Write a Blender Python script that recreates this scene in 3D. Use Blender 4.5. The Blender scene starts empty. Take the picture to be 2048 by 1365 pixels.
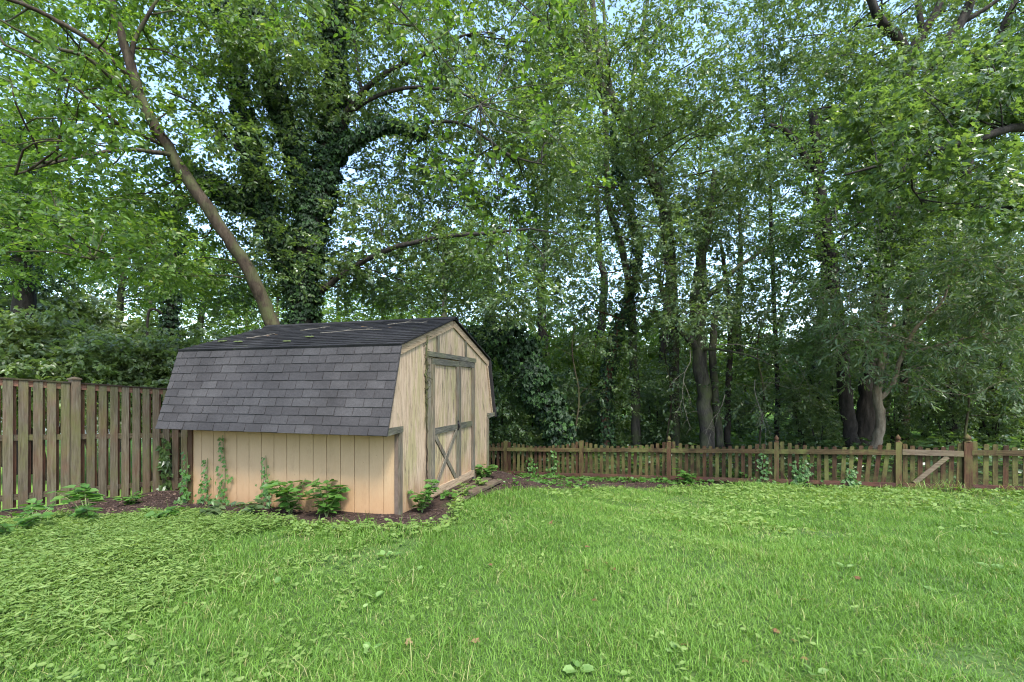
import bpy, math, random
import numpy as np
from mathutils import Vector, Matrix
R = math.radians
random.seed(7); rng = np.random.default_rng(7)
SC = bpy.context.scene; COL = SC.collection
F = 958.0; CX = 1024.0; HY = 776.0; EYE = 1.45      # photo pixels: focal length, centre column, horizon row; eye height
# ---------------------------------------------------------------- camera
cam = bpy.data.cameras.new('camera'); co = bpy.data.objects.new('camera', cam); COL.objects.link(co)
cam.sensor_width = 36; cam.lens = F / 2048 * 36; cam.shift_y = (HY - 682.5) / 2048; cam.clip_end = 2000
co.location = (0, 0, EYE); co.rotation_euler = (R(90), 0, 0); SC.camera = co
# ---------------------------------------------------------------- light
SUN_EL, SUN_AZ = 54, 158
w = bpy.data.worlds.new('World'); SC.world = w; w.use_nodes = True
nt = w.node_tree; bg = nt.nodes['Background']
sky = nt.nodes.new('ShaderNodeTexSky'); sky.sky_type = 'NISHITA'; sky.sun_disc = False
sky.sun_elevation = R(SUN_EL); sky.sun_rotation = R(SUN_AZ); sky.air_density = 1.0; sky.dust_density = 1.6; sky.ozone_density = 1.5
nt.links.new(sky.outputs[0], bg.inputs[0]); bg.inputs[1].default_value = 0.15
sl = bpy.data.lights.new('sun', 'SUN'); sl.energy = 1.5; sl.angle = R(12); sl.color = (1, .965, .9)
so = bpy.data.objects.new('sun', sl); COL.objects.link(so)
sd = Vector((math.sin(R(SUN_AZ)) * math.cos(R(SUN_EL)), math.cos(R(SUN_AZ)) * math.cos(R(SUN_EL)), math.sin(R(SUN_EL))))
so.rotation_euler = sd.to_track_quat('Z', 'Y').to_euler(); so.location = (0, -5, 20)
SC.view_settings.view_transform = 'Standard'; SC.view_settings.look = 'None'
SC.view_settings.exposure = 2.15; SC.view_settings.gamma = 1
SC.cycles.max_bounces = 7; SC.cycles.diffuse_bounces = 4; SC.cycles.transmission_bounces = 5; SC.cycles.transparent_max_bounces = 4
SC.cycles.use_denoising = True; SC.cycles.denoising_prefilter = 'ACCURATE'; SC.cycles.filter_width = 1.1

DENS = 3.7
# ---------------------------------------------------------------- helpers
def P(px, py, Y): return np.array([(px - CX) / F * Y, Y, EYE - (py - HY) / F * Y])
def tag(o, label=None, cat=None, group=None, kind=None):
    if label: o['label'] = label
    if cat: o['category'] = cat
    if group: o['group'] = group
    if kind: o['kind'] = kind
    return o
def empty(name, loc, rz=0, *a, **k):
    o = bpy.data.objects.new(name, None); COL.objects.link(o); o.location = loc; o.rotation_euler = (0, 0, rz)
    o.empty_display_size = .1
    return tag(o, *a, **k)
def link(name, me, parent=None, world=False):
    o = bpy.data.objects.new(name, me); COL.objects.link(o)
    if parent is not None:
        o.parent = parent
        if world:   # vertices are in world space
            o.matrix_parent_inverse = Matrix.LocRotScale(parent.location, parent.rotation_euler, parent.scale).inverted()
    return o
def npmesh(name, V, faces, mat, parent=None, rnd=None, world=False, smooth=False):
    """V (n,3); faces: list of int arrays (m,k)"""
    me = bpy.data.meshes.new(name); V = np.asarray(V, dtype=np.float32)
    me.vertices.add(len(V)); me.vertices.foreach_set('co', V.ravel())
    faces = [np.asarray(f, dtype=np.int32) for f in faces if len(f)]
    nl = sum(f.size for f in faces); npoly = sum(len(f) for f in faces)
    me.loops.add(nl); me.loops.foreach_set('vertex_index', np.concatenate([f.ravel() for f in faces]))
    me.polygons.add(npoly)
    cnt = np.concatenate([np.full(len(f), f.shape[1], dtype=np.int32) for f in faces])
    st = np.concatenate([[0], np.cumsum(cnt)[:-1]]).astype(np.int32)
    me.polygons.foreach_set('loop_start', st); me.polygons.foreach_set('loop_total', cnt)
    me.polygons.foreach_set('use_smooth', np.full(npoly, bool(smooth)))
    if rnd is not None:
        a = me.attributes.new('rnd', 'FLOAT', 'POINT'); a.data.foreach_set('value', np.asarray(rnd, dtype=np.float32))
    me.materials.append(mat); me.update(calc_edges=True)
    return link(name, me, parent, world)
class MB:
    def __init__(s): s.v = []; s.f = {}; s.r = []; s.cur = .5
    def add(s, vs, fs, r=None):
        b = len(s.v); s.v += [tuple(map(float, q)) for q in vs]; s.r += [s.cur if r is None else r] * len(vs)
        for f in fs: s.f.setdefault(len(f), []).append([b + i for i in f])
    def box(s, a, b, r=None):
        x0, y0, z0 = a; x1, y1, z1 = b
        s.add([(x0,y0,z0),(x1,y0,z0),(x1,y1,z0),(x0,y1,z0),(x0,y0,z1),(x1,y0,z1),(x1,y1,z1),(x0,y1,z1)],
              [(0,3,2,1),(4,5,6,7),(0,1,5,4),(1,2,6,5),(2,3,7,6),(3,0,4,7)], r)
    def obox(s, o, ax, ay, az, r=None):   # corner + three edge vectors
        o, ax, ay, az = map(np.array, (o, ax, ay, az))
        s.add([o, o+ax, o+ax+ay, o+ay, o+az, o+ax+az, o+ax+ay+az, o+ay+az],
              [(0,3,2,1),(4,5,6,7),(0,1,5,4),(1,2,6,5),(2,3,7,6),(3,0,4,7)], r)
    def prism(s, poly, d, r=None):  # poly: 3D points, extruded by vector d
        n = len(poly); d = np.array(d)
        s.add([np.array(p) for p in poly] + [np.array(p) + d for p in poly],
              [tuple(range(n))[::-1], tuple(range(n, 2*n))] + [(i, (i+1) % n, n + (i+1) % n, n + i) for i in range(n)], r)
    def tube(s, pts, rad, sides=8, rough=0., r=None, cap=True):
        pts = [np.array(p, dtype=float) for p in pts]; n = len(pts)
        if not hasattr(rad, '__len__'): rad = [rad] * n
        prev = None; vs = []
        for i, p in enumerate(pts):
            t = pts[min(i+1, n-1)] - pts[max(i-1, 0)]; t /= np.linalg.norm(t) + 1e-9
            a = (np.cross(t, [0, 0, 1]) if abs(t[2]) < .95 else np.cross(t, [0, 1, 0])) if prev is None else prev - t * np.dot(prev, t)
            a /= np.linalg.norm(a) + 1e-9; b = np.cross(t, a); prev = a
            for k in range(sides):
                an = 2 * math.pi * k / sides
                q = rad[i] * (1 + rough * random.uniform(-1, 1))
                vs.append(p + (a * math.cos(an) + b * math.sin(an)) * q)
        fs = [(i*sides+k, i*sides+(k+1) % sides, (i+1)*sides+(k+1) % sides, (i+1)*sides+k) for i in range(n-1) for k in range(sides)]
        if cap: fs += [tuple(range(sides))[::-1], tuple((n-1)*sides + k for k in range(sides))]
        s.add(vs, fs, r)
    def build(s, name, mat, parent=None, world=False, smooth=False):
        return npmesh(name, s.v, [s.f[k] for k in sorted(s.f)], mat, parent, s.r, world, smooth)
def smooth_path(pts, rad, k=5, wob=0.):
    """Catmull-Rom through pts with radii"""
    pts = [np.array(p, dtype=float) for p in pts]; n = len(pts)
    if len(rad) != n: rad = list(np.interp(np.linspace(0, 1, n), np.linspace(0, 1, len(rad)), rad))
    op, orr = [], []
    for i in range(n - 1):
        p0, p1, p2, p3 = pts[max(i-1, 0)], pts[i], pts[i+1], pts[min(i+2, n-1)]
        for j in range(k):
            t = j / k
            q = .5 * ((2*p1) + (-p0+p2)*t + (2*p0-5*p1+4*p2-p3)*t*t + (-p0+3*p1-3*p2+p3)*t**3)
            rr = rad[i] * (1-t) + rad[i+1] * t
            if wob: q = q + rng.normal(size=3) * rr * wob
            op.append(q); orr.append(rr)
    op.append(pts[-1]); orr.append(rad[-1])
    return op, orr

# ---------------------------------------------------------------- materials
def newmat(name):
    m = bpy.data.materials.new(name); m.use_nodes = True; n = m.node_tree
    n.nodes.clear(); out = n.nodes.new('ShaderNodeOutputMaterial'); bs = n.nodes.new('ShaderNodeBsdfPrincipled')
    n.links.new(bs.outputs[0], out.inputs[0]); return m, n, bs, out
def N(n, typ, **k):
    x = n.nodes.new(typ)
    for a, b in k.items():
        if a.startswith('i_'): x.inputs[a[2:]].default_value = b
        elif a.startswith('n_'): x.inputs[int(a[2:])].default_value = b
        else: setattr(x, a, b)
    return x
def ramp(n, fac, stops):
    x = n.nodes.new('ShaderNodeValToRGB'); e = x.color_ramp.elements
    while len(e) > 1: e.remove(e[-1])
    for i, (p, c) in enumerate(stops):
        el = e[0] if i == 0 else e.new(p)
        el.position = p; el.color = (*c, 1) if len(c) == 3 else c
    n.links.new(fac, x.inputs[0]); return x.outputs[0]
def noise(n, scale, detail=4, vec=None, rough=.6, sc=(1, 1, 1), coord='Object', off=None):
    tc = N(n, 'ShaderNodeTexCoord'); mp = N(n, 'ShaderNodeMapping'); mp.inputs['Scale'].default_value = sc
    n.links.new(vec if vec is not None else tc.outputs[coord], mp.inputs[0])
    if off is not None: n.links.new(off, mp.inputs['Location'])
    t = N(n, 'ShaderNodeTexNoise', i_Scale=scale, i_Detail=detail, i_Roughness=rough)
    n.links.new(mp.outputs[0], t.inputs['Vector']); return t.outputs[0]
def mixc(n, fac, a, b, mode='MIX'):
    x = N(n, 'ShaderNodeMix', data_type='RGBA', blend_type=mode)
    for s, v in ((0, fac), (6, a), (7, b)):
        if isinstance(v, bpy.types.NodeSocket): n.links.new(v, x.inputs[s])
        else: x.inputs[s].default_value = v if not isinstance(v, tuple) else (*v, 1)
    return x.outputs[2]
def math_(n, op, a, b=0, c=0):
    x = N(n, 'ShaderNodeMath', operation=op)
    for s, v in enumerate((a, b, c)):
        if isinstance(v, bpy.types.NodeSocket): n.links.new(v, x.inputs[s])
        else: x.inputs[s].default_value = v
    return x.outputs[0]
def bump(n, bs, h, strength=.5, dist=.01):
    b = N(n, 'ShaderNodeBump', i_Strength=strength, i_Distance=dist); n.links.new(h, b.inputs['Height']); n.links.new(b.outputs[0], bs.inputs['Normal'])
def grey(v): return (v, v, v)
def attr(n, name='rnd'): return N(n, 'ShaderNodeAttribute', attribute_name=name).outputs['Fac']
def objrand(n): return N(n, 'ShaderNodeObjectInfo').outputs['Random']

def crown_mesh(name, lv, tw, leaf, bark, root, world):
    V, Fs, rn = join([lv, tw]); o = npmesh(name, V, Fs, leaf, root, rn, world); o.data.materials.append(bark)
    nb = len(lv[0]); k = np.empty(len(o.data.polygons) , dtype=np.int32); o.data.polygons.foreach_get('loop_start', k)
    vi = np.empty(len(o.data.loops), dtype=np.int32); o.data.loops.foreach_get('vertex_index', vi)
    o.data.polygons.foreach_set('material_index', (vi[k] >= nb).astype(np.int32)); return o
def leafmat(name, stops, trans=.35, rough=.42, spec=.5, back=1.6):
    m, n, bs, out = newmat(name)
    c = ramp(n, attr(n), stops)
    n.links.new(c, bs.inputs['Base Color']); bs.inputs['Roughness'].default_value = rough; bs.inputs['Specular IOR Level'].default_value = spec
    tr = N(n, 'ShaderNodeBsdfTranslucent')
    n.links.new(mixc(n, 1.0, c, (back * 1.15, back * 1.15, back * .45), 'MULTIPLY'), tr.inputs[0])
    mx = N(n, 'ShaderNodeMixShader', n_0=trans)
    n.links.new(bs.outputs[0], mx.inputs[1]); n.links.new(tr.outputs[0], mx.inputs[2]); n.links.new(mx.outputs[0], out.inputs[0])
    return m
LF_BRIGHT = leafmat('leaf_bright', [(0, (0.0463, 0.0900, 0.0201)), (.4, (0.0739, 0.1395, 0.0267)), (.8, (0.1194, 0.1937, 0.0364)), (.96, (0.1826, 0.2351, 0.0515)), (1, (0.2712, 0.2188, 0.0527))], .48)
LF_MID = leafmat('leaf_mid', [(0, (.050, .088, .030)), (.5, (.080, .134, .042)), (.9, (.125, .185, .058)), (1, (.19, .21, .07))], .45, .34, .9)
LF_GREY = leafmat('leaf_grey_green', [(0, (.052, .092, .038)), (.5, (.080, .130, .052)), (.9, (.12, .172, .068)), (1, (.17, .21, .08))], .42, .38, .6)
LF_DARK = leafmat('leaf_dark', [(0, (.040, .078, .026)), (.5, (.064, .118, .036)), (1, (.10, .165, .048))], .45, .36, .8)
LF_BUSH = leafmat('leaf_bush', [(0, (.085, .125, .055)), (.5, (.125, .180, .070)), (.85, (.17, .235, .085)), (1, (.24, .31, .10))], .42, .38, .8)
LF_IVY = leafmat('leaf_ivy', [(0, (0.0090, 0.0228, 0.0099)), (.5, (0.0162, 0.0399, 0.0135)), (.85, (0.0315, 0.0741, 0.0198)), (1, (0.0540, 0.1235, 0.0225))], .2, .55, .3)
LF_WEED = leafmat('leaf_weed', [(0, (0.0459, 0.1115, 0.0185)), (.6, (0.0656, 0.1574, 0.0258)), (1, (0.1050, 0.1968, 0.0443))], .35)
LF_COVER = leafmat('leaf_groundcover', [(0, (0.0841, 0.1524, 0.0298)), (.5, (0.1434, 0.2254, 0.0522)), (.9, (0.2021, 0.2752, 0.0780)), (1, (0.2824, 0.3108, 0.1239))], .35, .55, .3)
LF_PALE = leafmat('leaf_pale', [(0, (0.0900, 0.1800, 0.0375)), (.6, (0.1425, 0.2400, 0.0600)), (1, (0.2250, 0.3150, 0.1050))], .3, .5)
LF_DEAD = leafmat('leaf_dead', [(0, (0.1040, 0.0560, 0.0280)), (.5, (0.1920, 0.1000, 0.0480)), (1, (0.2880, 0.2000, 0.1040))], .2, .7, .2, 1.1)

def barkmat(name, c0, c1, c2, moss=0., s=1.):
    m, n, bs, out = newmat(name)
    a = noise(n, 9 * s, 6, sc=(1, 1, .22)); b = noise(n, 45 * s, 4, sc=(1, 1, .25))
    h = math_(n, 'ADD', math_(n, 'MULTIPLY', a, .7), math_(n, 'MULTIPLY', b, .3))
    c = ramp(n, h, [(.35, c0), (.5, c1), (.66, c2)])
    if moss:
        g = ramp(n, noise(n, 2.2, 4), [(.5 - moss * .3, grey(0)), (.68, grey(1))])
        c = mixc(n, math_(n, 'MULTIPLY', g, .8), c, (.07, .085, .03))
    n.links.new(c, bs.inputs['Base Color']); bs.inputs['Roughness'].default_value = .9; bs.inputs['Specular IOR Level'].default_value = .2
    bump(n, bs, h, .9, .03); return m
BK_BROWN = barkmat('bark_brown', (0.0144, 0.0101, 0.0065), (0.0374, 0.0274, 0.0180), (0.0720, 0.0547, 0.0374), .12)
BK_DARK = barkmat('bark_dark', (.010, .009, .007), (.026, .022, .018), (.055, .048, .04), .0)
BK_GREY = barkmat('bark_grey', (0.0150, 0.0135, 0.0112), (0.0435, 0.0390, 0.0323), (0.0900, 0.0825, 0.0675), .3)
BK_PALE = barkmat('bark_pale', (.09, .07, .045), (.17, .135, .09), (.25, .21, .15), .0, 1.6)
BK_TWIG = barkmat('bark_dead_twig', (.11, .10, .08), (.18, .16, .125), (.25, .22, .18), .0, 3)
BK_RED = barkmat('bark_red_vine', (.03, .016, .010), (.075, .04, .025), (.12, .07, .045), .0, 2)

def woodmat(name, cols, algae=0., red=0., top=None, sc=(14, 14, .9), crack=.5, vary=.35, axis=None):
    """weathered wood: grain along local z (or stretched by sc), cracks, green algae patches, reddish patches"""
    m, n, bs, out = newmat(name)
    oi = N(n, 'ShaderNodeObjectInfo').outputs['Random']; cx = N(n, 'ShaderNodeCombineXYZ')
    n.links.new(math_(n, 'ADD', math_(n, 'MULTIPLY', oi, 37), math_(n, 'MULTIPLY', attr(n), 11)), cx.inputs[0]); n.links.new(math_(n, 'MULTIPLY', oi, 19), cx.inputs[2])
    off = cx.outputs[0]
    g = noise(n, 4, 6, sc=sc, off=off, rough=.65); cr = noise(n, 7, 5, sc=(sc[0] * 1.6, sc[1] * 1.6, sc[2] * .8), off=off)
    big = noise(n, 2.5, 3, off=off)
    c = ramp(n, g, [(.3, cols[0]), (.5, cols[1]), (.72, cols[2])])
    v = math_(n, 'MULTIPLY', math_(n, 'ADD', math_(n, 'MULTIPLY', oi, vary), 1 - vary / 2), .66)
    vv = N(n, 'ShaderNodeCombineColor'); [n.links.new(v, vv.inputs[i]) for i in range(3)]
    c = mixc(n, 1., c, vv.outputs[0], 'MULTIPLY')
    if red: c = mixc(n, math_(n, 'MULTIPLY', ramp(n, noise(n, 3.1, 4, sc=(1, 1, .5), off=off), [(.48, grey(0)), (.62, grey(1))]), red), c, (.16, .065, .035))
    if algae: c = mixc(n, math_(n, 'MULTIPLY', ramp(n, noise(n, 2.0, 6, sc=(1, 1, .45), off=off, rough=.75), [(.46, grey(0)), (.64, grey(1))]), algae), c, (.11, .12, .035))
    k = ramp(n, cr, [(.30, grey(1)), (.37, grey(0))])
    c = mixc(n, math_(n, 'MULTIPLY', k, crack), c, (.025, .02, .015))
    n.links.new(c, bs.inputs['Base Color']); bs.inputs['Roughness'].default_value = .85; bs.inputs['Specular IOR Level'].default_value = .2
    bump(n, bs, math_(n, 'SUBTRACT', g, math_(n, 'MULTIPLY', k, .6)), .6, .006); return m
W_BOARD = woodmat('fence_board_wood', ((0.0792, 0.0648, 0.0401), (0.1624, 0.1377, 0.0904), (0.2455, 0.2147, 0.1549)), .6, .25, vary=.6)
W_BACK = woodmat('fence_back_wood', ((.06, .03, .018), (.13, .062, .038), (.19, .10, .065)), .3, .5, vary=.5)
W_RAIL = woodmat('fence_rail_wood', ((.05, .04, .025), (.12, .095, .06), (.19, .155, .10)), .7, .1, sc=(1.2, 1.2, 14))
W_TOP = woodmat('fence_top_rail_wood', ((.16, .075, .045), (.27, .14, .09), (.36, .21, .14)), .2, .3, sc=(1.2, 1.2, 14))
W_CAP = woodmat('fence_cap_wood', ((.02, .016, .012), (.045, .036, .026), (.09, .075, .055)), .4, .1, sc=(1.2, 1.2, 14))
W_PICK = woodmat('picket_wood', ((0.0246, 0.0131, 0.0071), (0.0597, 0.0327, 0.0167), (0.1053, 0.0624, 0.0327)), .8, .2, vary=.6, sc=(14.0400, 11.9000, 0.7735))
W_POST = woodmat('picket_post_wood', ((0.0425, 0.0224, 0.0120), (0.0935, 0.0496, 0.0256), (0.1445, 0.0880, 0.0480)), .75, .1, vary=.4)
W_PRAIL = woodmat('picket_rail_wood', ((0.0325, 0.0224, 0.0102), (0.0831, 0.0576, 0.0256), (0.1445, 0.0992, 0.0512)), .8, .1, sc=(0.8670, 0.7680, 10.2400))
W_RRAIL = woodmat('picket_red_rail_wood', ((.05, .023, .017), (.10, .048, .036), (.15, .08, .06)), .25, .3, sc=(1.2, 1.2, 16))
W_GATE = woodmat('gate_rail_wood', ((0.1020, 0.0765, 0.0510), (0.2040, 0.1530, 0.1020), (0.3060, 0.2465, 0.1700)), .35, .1, sc=(1.1900, 1.1900, 13.6000))
W_TRIM = woodmat('shed_trim_wood', ((.04, .036, .028), (.14, .125, .092), (.28, .25, .185)), .3, .2, crack=.95, sc=(16, 16, 1.2))
W_TRIMH = woodmat('shed_trim_wood_flat', ((.035, .034, .028), (.11, .105, .085), (.24, .225, .18)), .3, .0, crack=.85, sc=(2, 1.6, 22))
W_TRIMT = woodmat('shed_fascia_wood', ((.20, .14, .085), (.36, .265, .17), (.48, .37, .25)), .1, .0, crack=.7, sc=(2, 1.6, 18))
W_PLANK = woodmat('rotten_plank_wood', ((.05, .035, .025), (.11, .08, .055), (.19, .15, .11)), .3, .1, sc=(2, 2, 14))

def sidingmat(name, weather):
    m, n, bs, out = newmat(name)
    tc = N(n, 'ShaderNodeTexCoord'); sp = N(n, 'ShaderNodeSeparateXYZ'); n.links.new(tc.outputs['Object'], sp.inputs[0])
    z = sp.outputs[2]
    big = noise(n, 1.3, 4); fine = noise(n, 60, 5, sc=(1, 1, .35)); grain = noise(n, 6, 6, sc=(12, 12, .6))
    if weather:
        c = ramp(n, grain, [(.3, (0.2154, 0.1555, 0.1037)), (.5, (0.3235, 0.2437, 0.1679)), (.7, (0.3903, 0.3065, 0.2188))])
        # long split cracks
        cr = noise(n, 2.6, 5, sc=(13, 13, .9), rough=.7); cr2 = noise(n, 1.0, 3, sc=(5, 5, 1))
        k = ramp(n, cr, [(.385, grey(1)), (.425, grey(0))]); k = math_(n, 'MULTIPLY', k, ramp(n, cr2, [(.38, grey(.1)), (.50, grey(1))]))
        al = math_(n, 'MULTIPLY', ramp(n, noise(n, 2.1, 6, sc=(2.2, 2.2, .5), rough=.75), [(.47, grey(0)), (.60, grey(1))]), .6)
        c = mixc(n, al, c, (.21, .20, .075))
        dirt = ramp(n, noise(n, 3.0, 6, sc=(9, 9, .8), rough=.8), [(.49, grey(0)), (.60, grey(1))])
        c = mixc(n, math_(n, 'MULTIPLY', dirt, .8), c, (.17, .125, .075))
        c = mixc(n, math_(n, 'MULTIPLY', k, .85), c, (.05, .035, .025))
        h = math_(n, 'SUBTRACT', grain, math_(n, 'MULTIPLY', k, .8))
    else:
        c = ramp(n, big, [(.3, (0.3053, 0.2083, 0.1152)), (.6, (0.3597, 0.2545, 0.1454)), (.8, (0.3367, 0.2376, 0.1363))])
        c = mixc(n, .22, c, ramp(n, fine, [(.3, (0.2745, 0.1831, 0.1017)), (.7, (0.3909, 0.2801, 0.1663))]))
        sp2 = ramp(n, noise(n, 26, 3), [(.70, grey(0)), (.73, grey(1))])
        c = mixc(n, math_(n, 'MULTIPLY', sp2, .6), c, (.13, .085, .05))
        mt = ramp(n, noise(n, 6, 9, sc=(1, 1, .6), rough=.8), [(.53, grey(0)), (.68, grey(1))]); c = mixc(n, math_(n, 'MULTIPLY', mt, .4), c, (.20, .14, .08))
        h = grain
    # soil splash stain low on the wall
    zz = math_(n, 'ADD', z, math_(n, 'MULTIPLY', math_(n, 'SUBTRACT', noise(n, 5, 4), .5), .35))
    st = N(n, 'ShaderNodeMapRange', n_1=.45, n_2=.0, n_3=0., n_4=.4); n.links.new(zz, st.inputs[0])
    c = mixc(n, st.outputs[0], c, (.33, .15, .055))
    n.links.new(c, bs.inputs['Base Color']); bs.inputs['Roughness'].default_value = .8; bs.inputs['Specular IOR Level'].default_value = .25
    bump(n, bs, h, .5, .005); return m
M_SIDE = sidingmat('tan_siding', False); M_GABLE = sidingmat('weathered_tan_siding', True)
def shinglemat(name, dark):
    m, n, bs, out = newmat(name)
    v = attr(n); gr = noise(n, 260, 2); g2 = noise(n, 40, 3); bg_ = noise(n, 1.6, 5, sc=(1, 1, 1))
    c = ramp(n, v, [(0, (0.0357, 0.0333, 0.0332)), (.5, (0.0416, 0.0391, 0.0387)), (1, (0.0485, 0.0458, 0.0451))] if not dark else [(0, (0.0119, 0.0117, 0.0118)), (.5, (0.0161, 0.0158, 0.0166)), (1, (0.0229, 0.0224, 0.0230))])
    c = mixc(n, 1., c, ramp(n, gr, [(.3, grey(.45)), (.7, grey(1.6))]), 'MULTIPLY')
    c = mixc(n, 1., c, ramp(n, g2, [(.3, grey(.8)), (.7, grey(1.15))]), 'MULTIPLY')
    c = mixc(n, 1., c, ramp(n, bg_, [(.35, grey(.75)), (.65, grey(1.15))]), 'MULTIPLY')
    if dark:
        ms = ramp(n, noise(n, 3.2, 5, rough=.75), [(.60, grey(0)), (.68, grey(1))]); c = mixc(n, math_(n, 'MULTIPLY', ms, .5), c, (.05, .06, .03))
    n.links.new(c, bs.inputs['Base Color']); bs.inputs['Roughness'].default_value = .9; bs.inputs['Specular IOR Level'].default_value = .2
    bump(n, bs, gr, .5, .002); return m
M_SHING = shinglemat('asphalt_shingle', False); M_SHINGD = shinglemat('asphalt_shingle_dirty', True)
def plain(name, c, rough=.8, metal=0.):
    m, n, bs, out = newmat(name); k = noise(n, 14, 4)
    n.links.new(mixc(n, 1., c, ramp(n, k, [(.3, grey(.7)), (.7, grey(1.2))]), 'MULTIPLY'), bs.inputs['Base Color'])
    bs.inputs['Roughness'].default_value = rough; bs.inputs['Metallic'].default_value = metal; return m
M_DARK = plain('groove_shade', (.015, .012, .01)); M_IRON = plain('rusty_iron', (.03, .025, .025), .55, .6)
M_WHITE = plain('white_vinyl', (.75, .75, .73), .5); M_MOSS = plain('moss', (.06, .08, .02), .95); M_CHIP = None
def chipmat():
    m, n, bs, out = newmat('mulch_chip')
    n.links.new(ramp(n, attr(n), [(0, (.022, .012, .009)), (.7, (.06, .035, .026)), (.93, (.12, .075, .05)), (1, (.24, .17, .11))]), bs.inputs['Base Color'])
    bs.inputs['Roughness'].default_value = .9; return m
M_CHIP = chipmat()

# ---------------------------------------------------------------- frames of the place
SH = np.array([-1.27, 5.37]); GX = np.array([.958, -.2868]); GY = np.array([.2868, .958]); SHA = math.atan2(GX[1], GX[0])
SL, SW = 3.05, 2.97                                        # shed length and width
F0 = np.array([-.16, 12.7]); FD = np.array([.9, -.4359]); FN = np.array([.4359, .9])   # picket fence line
B0 = np.array([-6.9, 6.5]); BD = np.array([.4066, .9136]); BN = np.array([.9136, -.4066])  # board fence line
def shed_dist(x, y):
    lx = (x - SH[0]) * GX[0] + (y - SH[1]) * GX[1]; ly = (x - SH[0]) * GY[0] + (y - SH[1]) * GY[1]
    dx = np.maximum(np.maximum(-SL - lx, lx), 0); dy = np.maximum(np.maximum(-ly, ly - SW), 0)
    return np.hypot(dx, dy)
def H(x, y):
    x = np.asarray(x, float); y = np.asarray(y, float)
    d = x * FN[0] + y * FN[1]; t = np.clip((d - 4.6) / 6.75, 0, 1)
    fall = np.clip(.88 - .055 * x, .25, 1.25)
    z = -fall * t ** 1.15
    z = z * (1 - np.exp(-(shed_dist(x, y) / .9) ** 2))
    lf = np.clip((-3.2 - x) / 3.7, 0, 1.4)
    z = z - lf * np.clip(.24 + .12 * (y - 6.5), 0, .6) * (1 - t * .4)
    z = z + .018 * np.sin(x * 2.1 + 1) * np.cos(y * 1.7) + .01 * np.sin(x * 5.3 + y * 4.1)
    return z
def vnoise(x, y, s, seed=0):
    """cheap smooth value noise"""
    r = np.random.default_rng(seed).random((64, 64)); x = np.asarray(x) * s + 1000; y = np.asarray(y) * s + 1000
    xi = np.floor(x).astype(int); yi = np.floor(y).astype(int); fx = x - xi; fy = y - yi; fx = fx*fx*(3-2*fx); fy = fy*fy*(3-2*fy)
    g = lambda a, b: r[a % 64, b % 64]
    return (g(xi, yi)*(1-fx)+g(xi+1, yi)*fx)*(1-fy) + (g(xi, yi+1)*(1-fx)+g(xi+1, yi+1)*fx)*fy
MXB, MYB = [-1.35, -1.0, -.72, -.18, 1.16, 3.2, 4.9], [5.2, 5.5, 6.05, 7.0, 8.6, 9.85, 10.1]
def lawn_mask(x, y):
    """1 lawn, 0 mulch or woods"""
    e = (vnoise(x, y, 2.5, 3) - .5) * .5 + (vnoise(x, y, 8, 4) - .5) * .2
    fd = (F0[0] - x) * FN[0] + (F0[1] - y) * FN[1]           # in front of picket fence
    bd = (x - B0[0]) * BN[0] + (y - B0[1]) * BN[1]           # right of board fence
    m = np.clip((fd - .10 + e * .3) / .15, 0, 1) * np.clip((bd - .75 + e) / .3, 0, 1)
    m = m * np.clip((shed_dist(x, y) - .38 + e * .8) / .25, 0, 1)
    yb = np.interp(x, MXB, MYB); m = m * np.where((x > -1.3) & (x < 4.9), np.clip((yb - y + e * .7) / .2, 0, 1), 1)
    m = m * np.where(x < -3.0, np.clip((5.75 - y + .12 * (x + 3) + e * 1.2) / .3, 0, 1), 1)
    m = m * np.where((x <= -1.3) & (y > 6), 0, 1)
    return m
def rot_to(dirs, normals):
    x = dirs / (np.linalg.norm(dirs, axis=1, keepdims=True) + 1e-9)
    z = normals - x * (normals * x).sum(1, keepdims=True); z /= np.linalg.norm(z, axis=1, keepdims=True) + 1e-9
    return np.stack([x, np.cross(z, x), z], axis=2)           # columns
LEAF = (np.array([(0,0,0),(.25,.26,.05),(.65,.24,.03),(1,0,-.05),(.65,-.24,.03),(.25,-.26,.05)]), [np.array([[0,1,2,3],[0,3,4,5]])[:, ::-1]])
LEAFN = (np.array([(0,0,0),(.3,.13,.04),(.65,.12,.02),(1,0,-.08),(.65,-.12,.02),(.3,-.13,.04)]), [np.array([[0,1,2,3],[0,3,4,5]])[:, ::-1]])
LEAFW = (np.array([(0,0,0),(.22,.33,.06),(.62,.30,.04),(1,0,-.06),(.62,-.30,.04),(.22,-.33,.06)]), [np.array([[0,1,2,3],[0,3,4,5]])[:, ::-1]])
LEAF2 = (np.array([(0,0,0),(.45,.25,.06),(1,0,-.05),(.45,-.25,.06)]), [np.array([[0,3,2],[0,2,1]])])
LOBE = (np.array([(0,0,0),(-.05,.34,.02),(.22,.30,.05),(.38,.52,-.02),(.55,.22,.04),(1,0,-.06),(.55,-.22,.04),(.38,-.52,-.02),(.22,-.30,.05),(-.05,-.34,.02)]),
        [np.array([[0,2,1],[0,8,9]])[:, ::-1] * 1, np.array([[0,4,3,2],[0,8,7,6]]), np.array([[0,5,4],[0,6,5]])])
def leaves_mesh(T, pos, dirs, nrm, size, rnd):
    tv, tf = T; Rm = rot_to(dirs, nrm); n = len(pos); k = len(tv)
    V = np.einsum('nij,kj->nki', Rm, tv) * size[:, None, None] + pos[:, None, :]
    base = (np.arange(n) * k)[:, None, None]
    return V.reshape(-1, 3), [(f[None] + base).reshape(-1, f.shape[1]) for f in tf], np.repeat(rnd, k)
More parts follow.
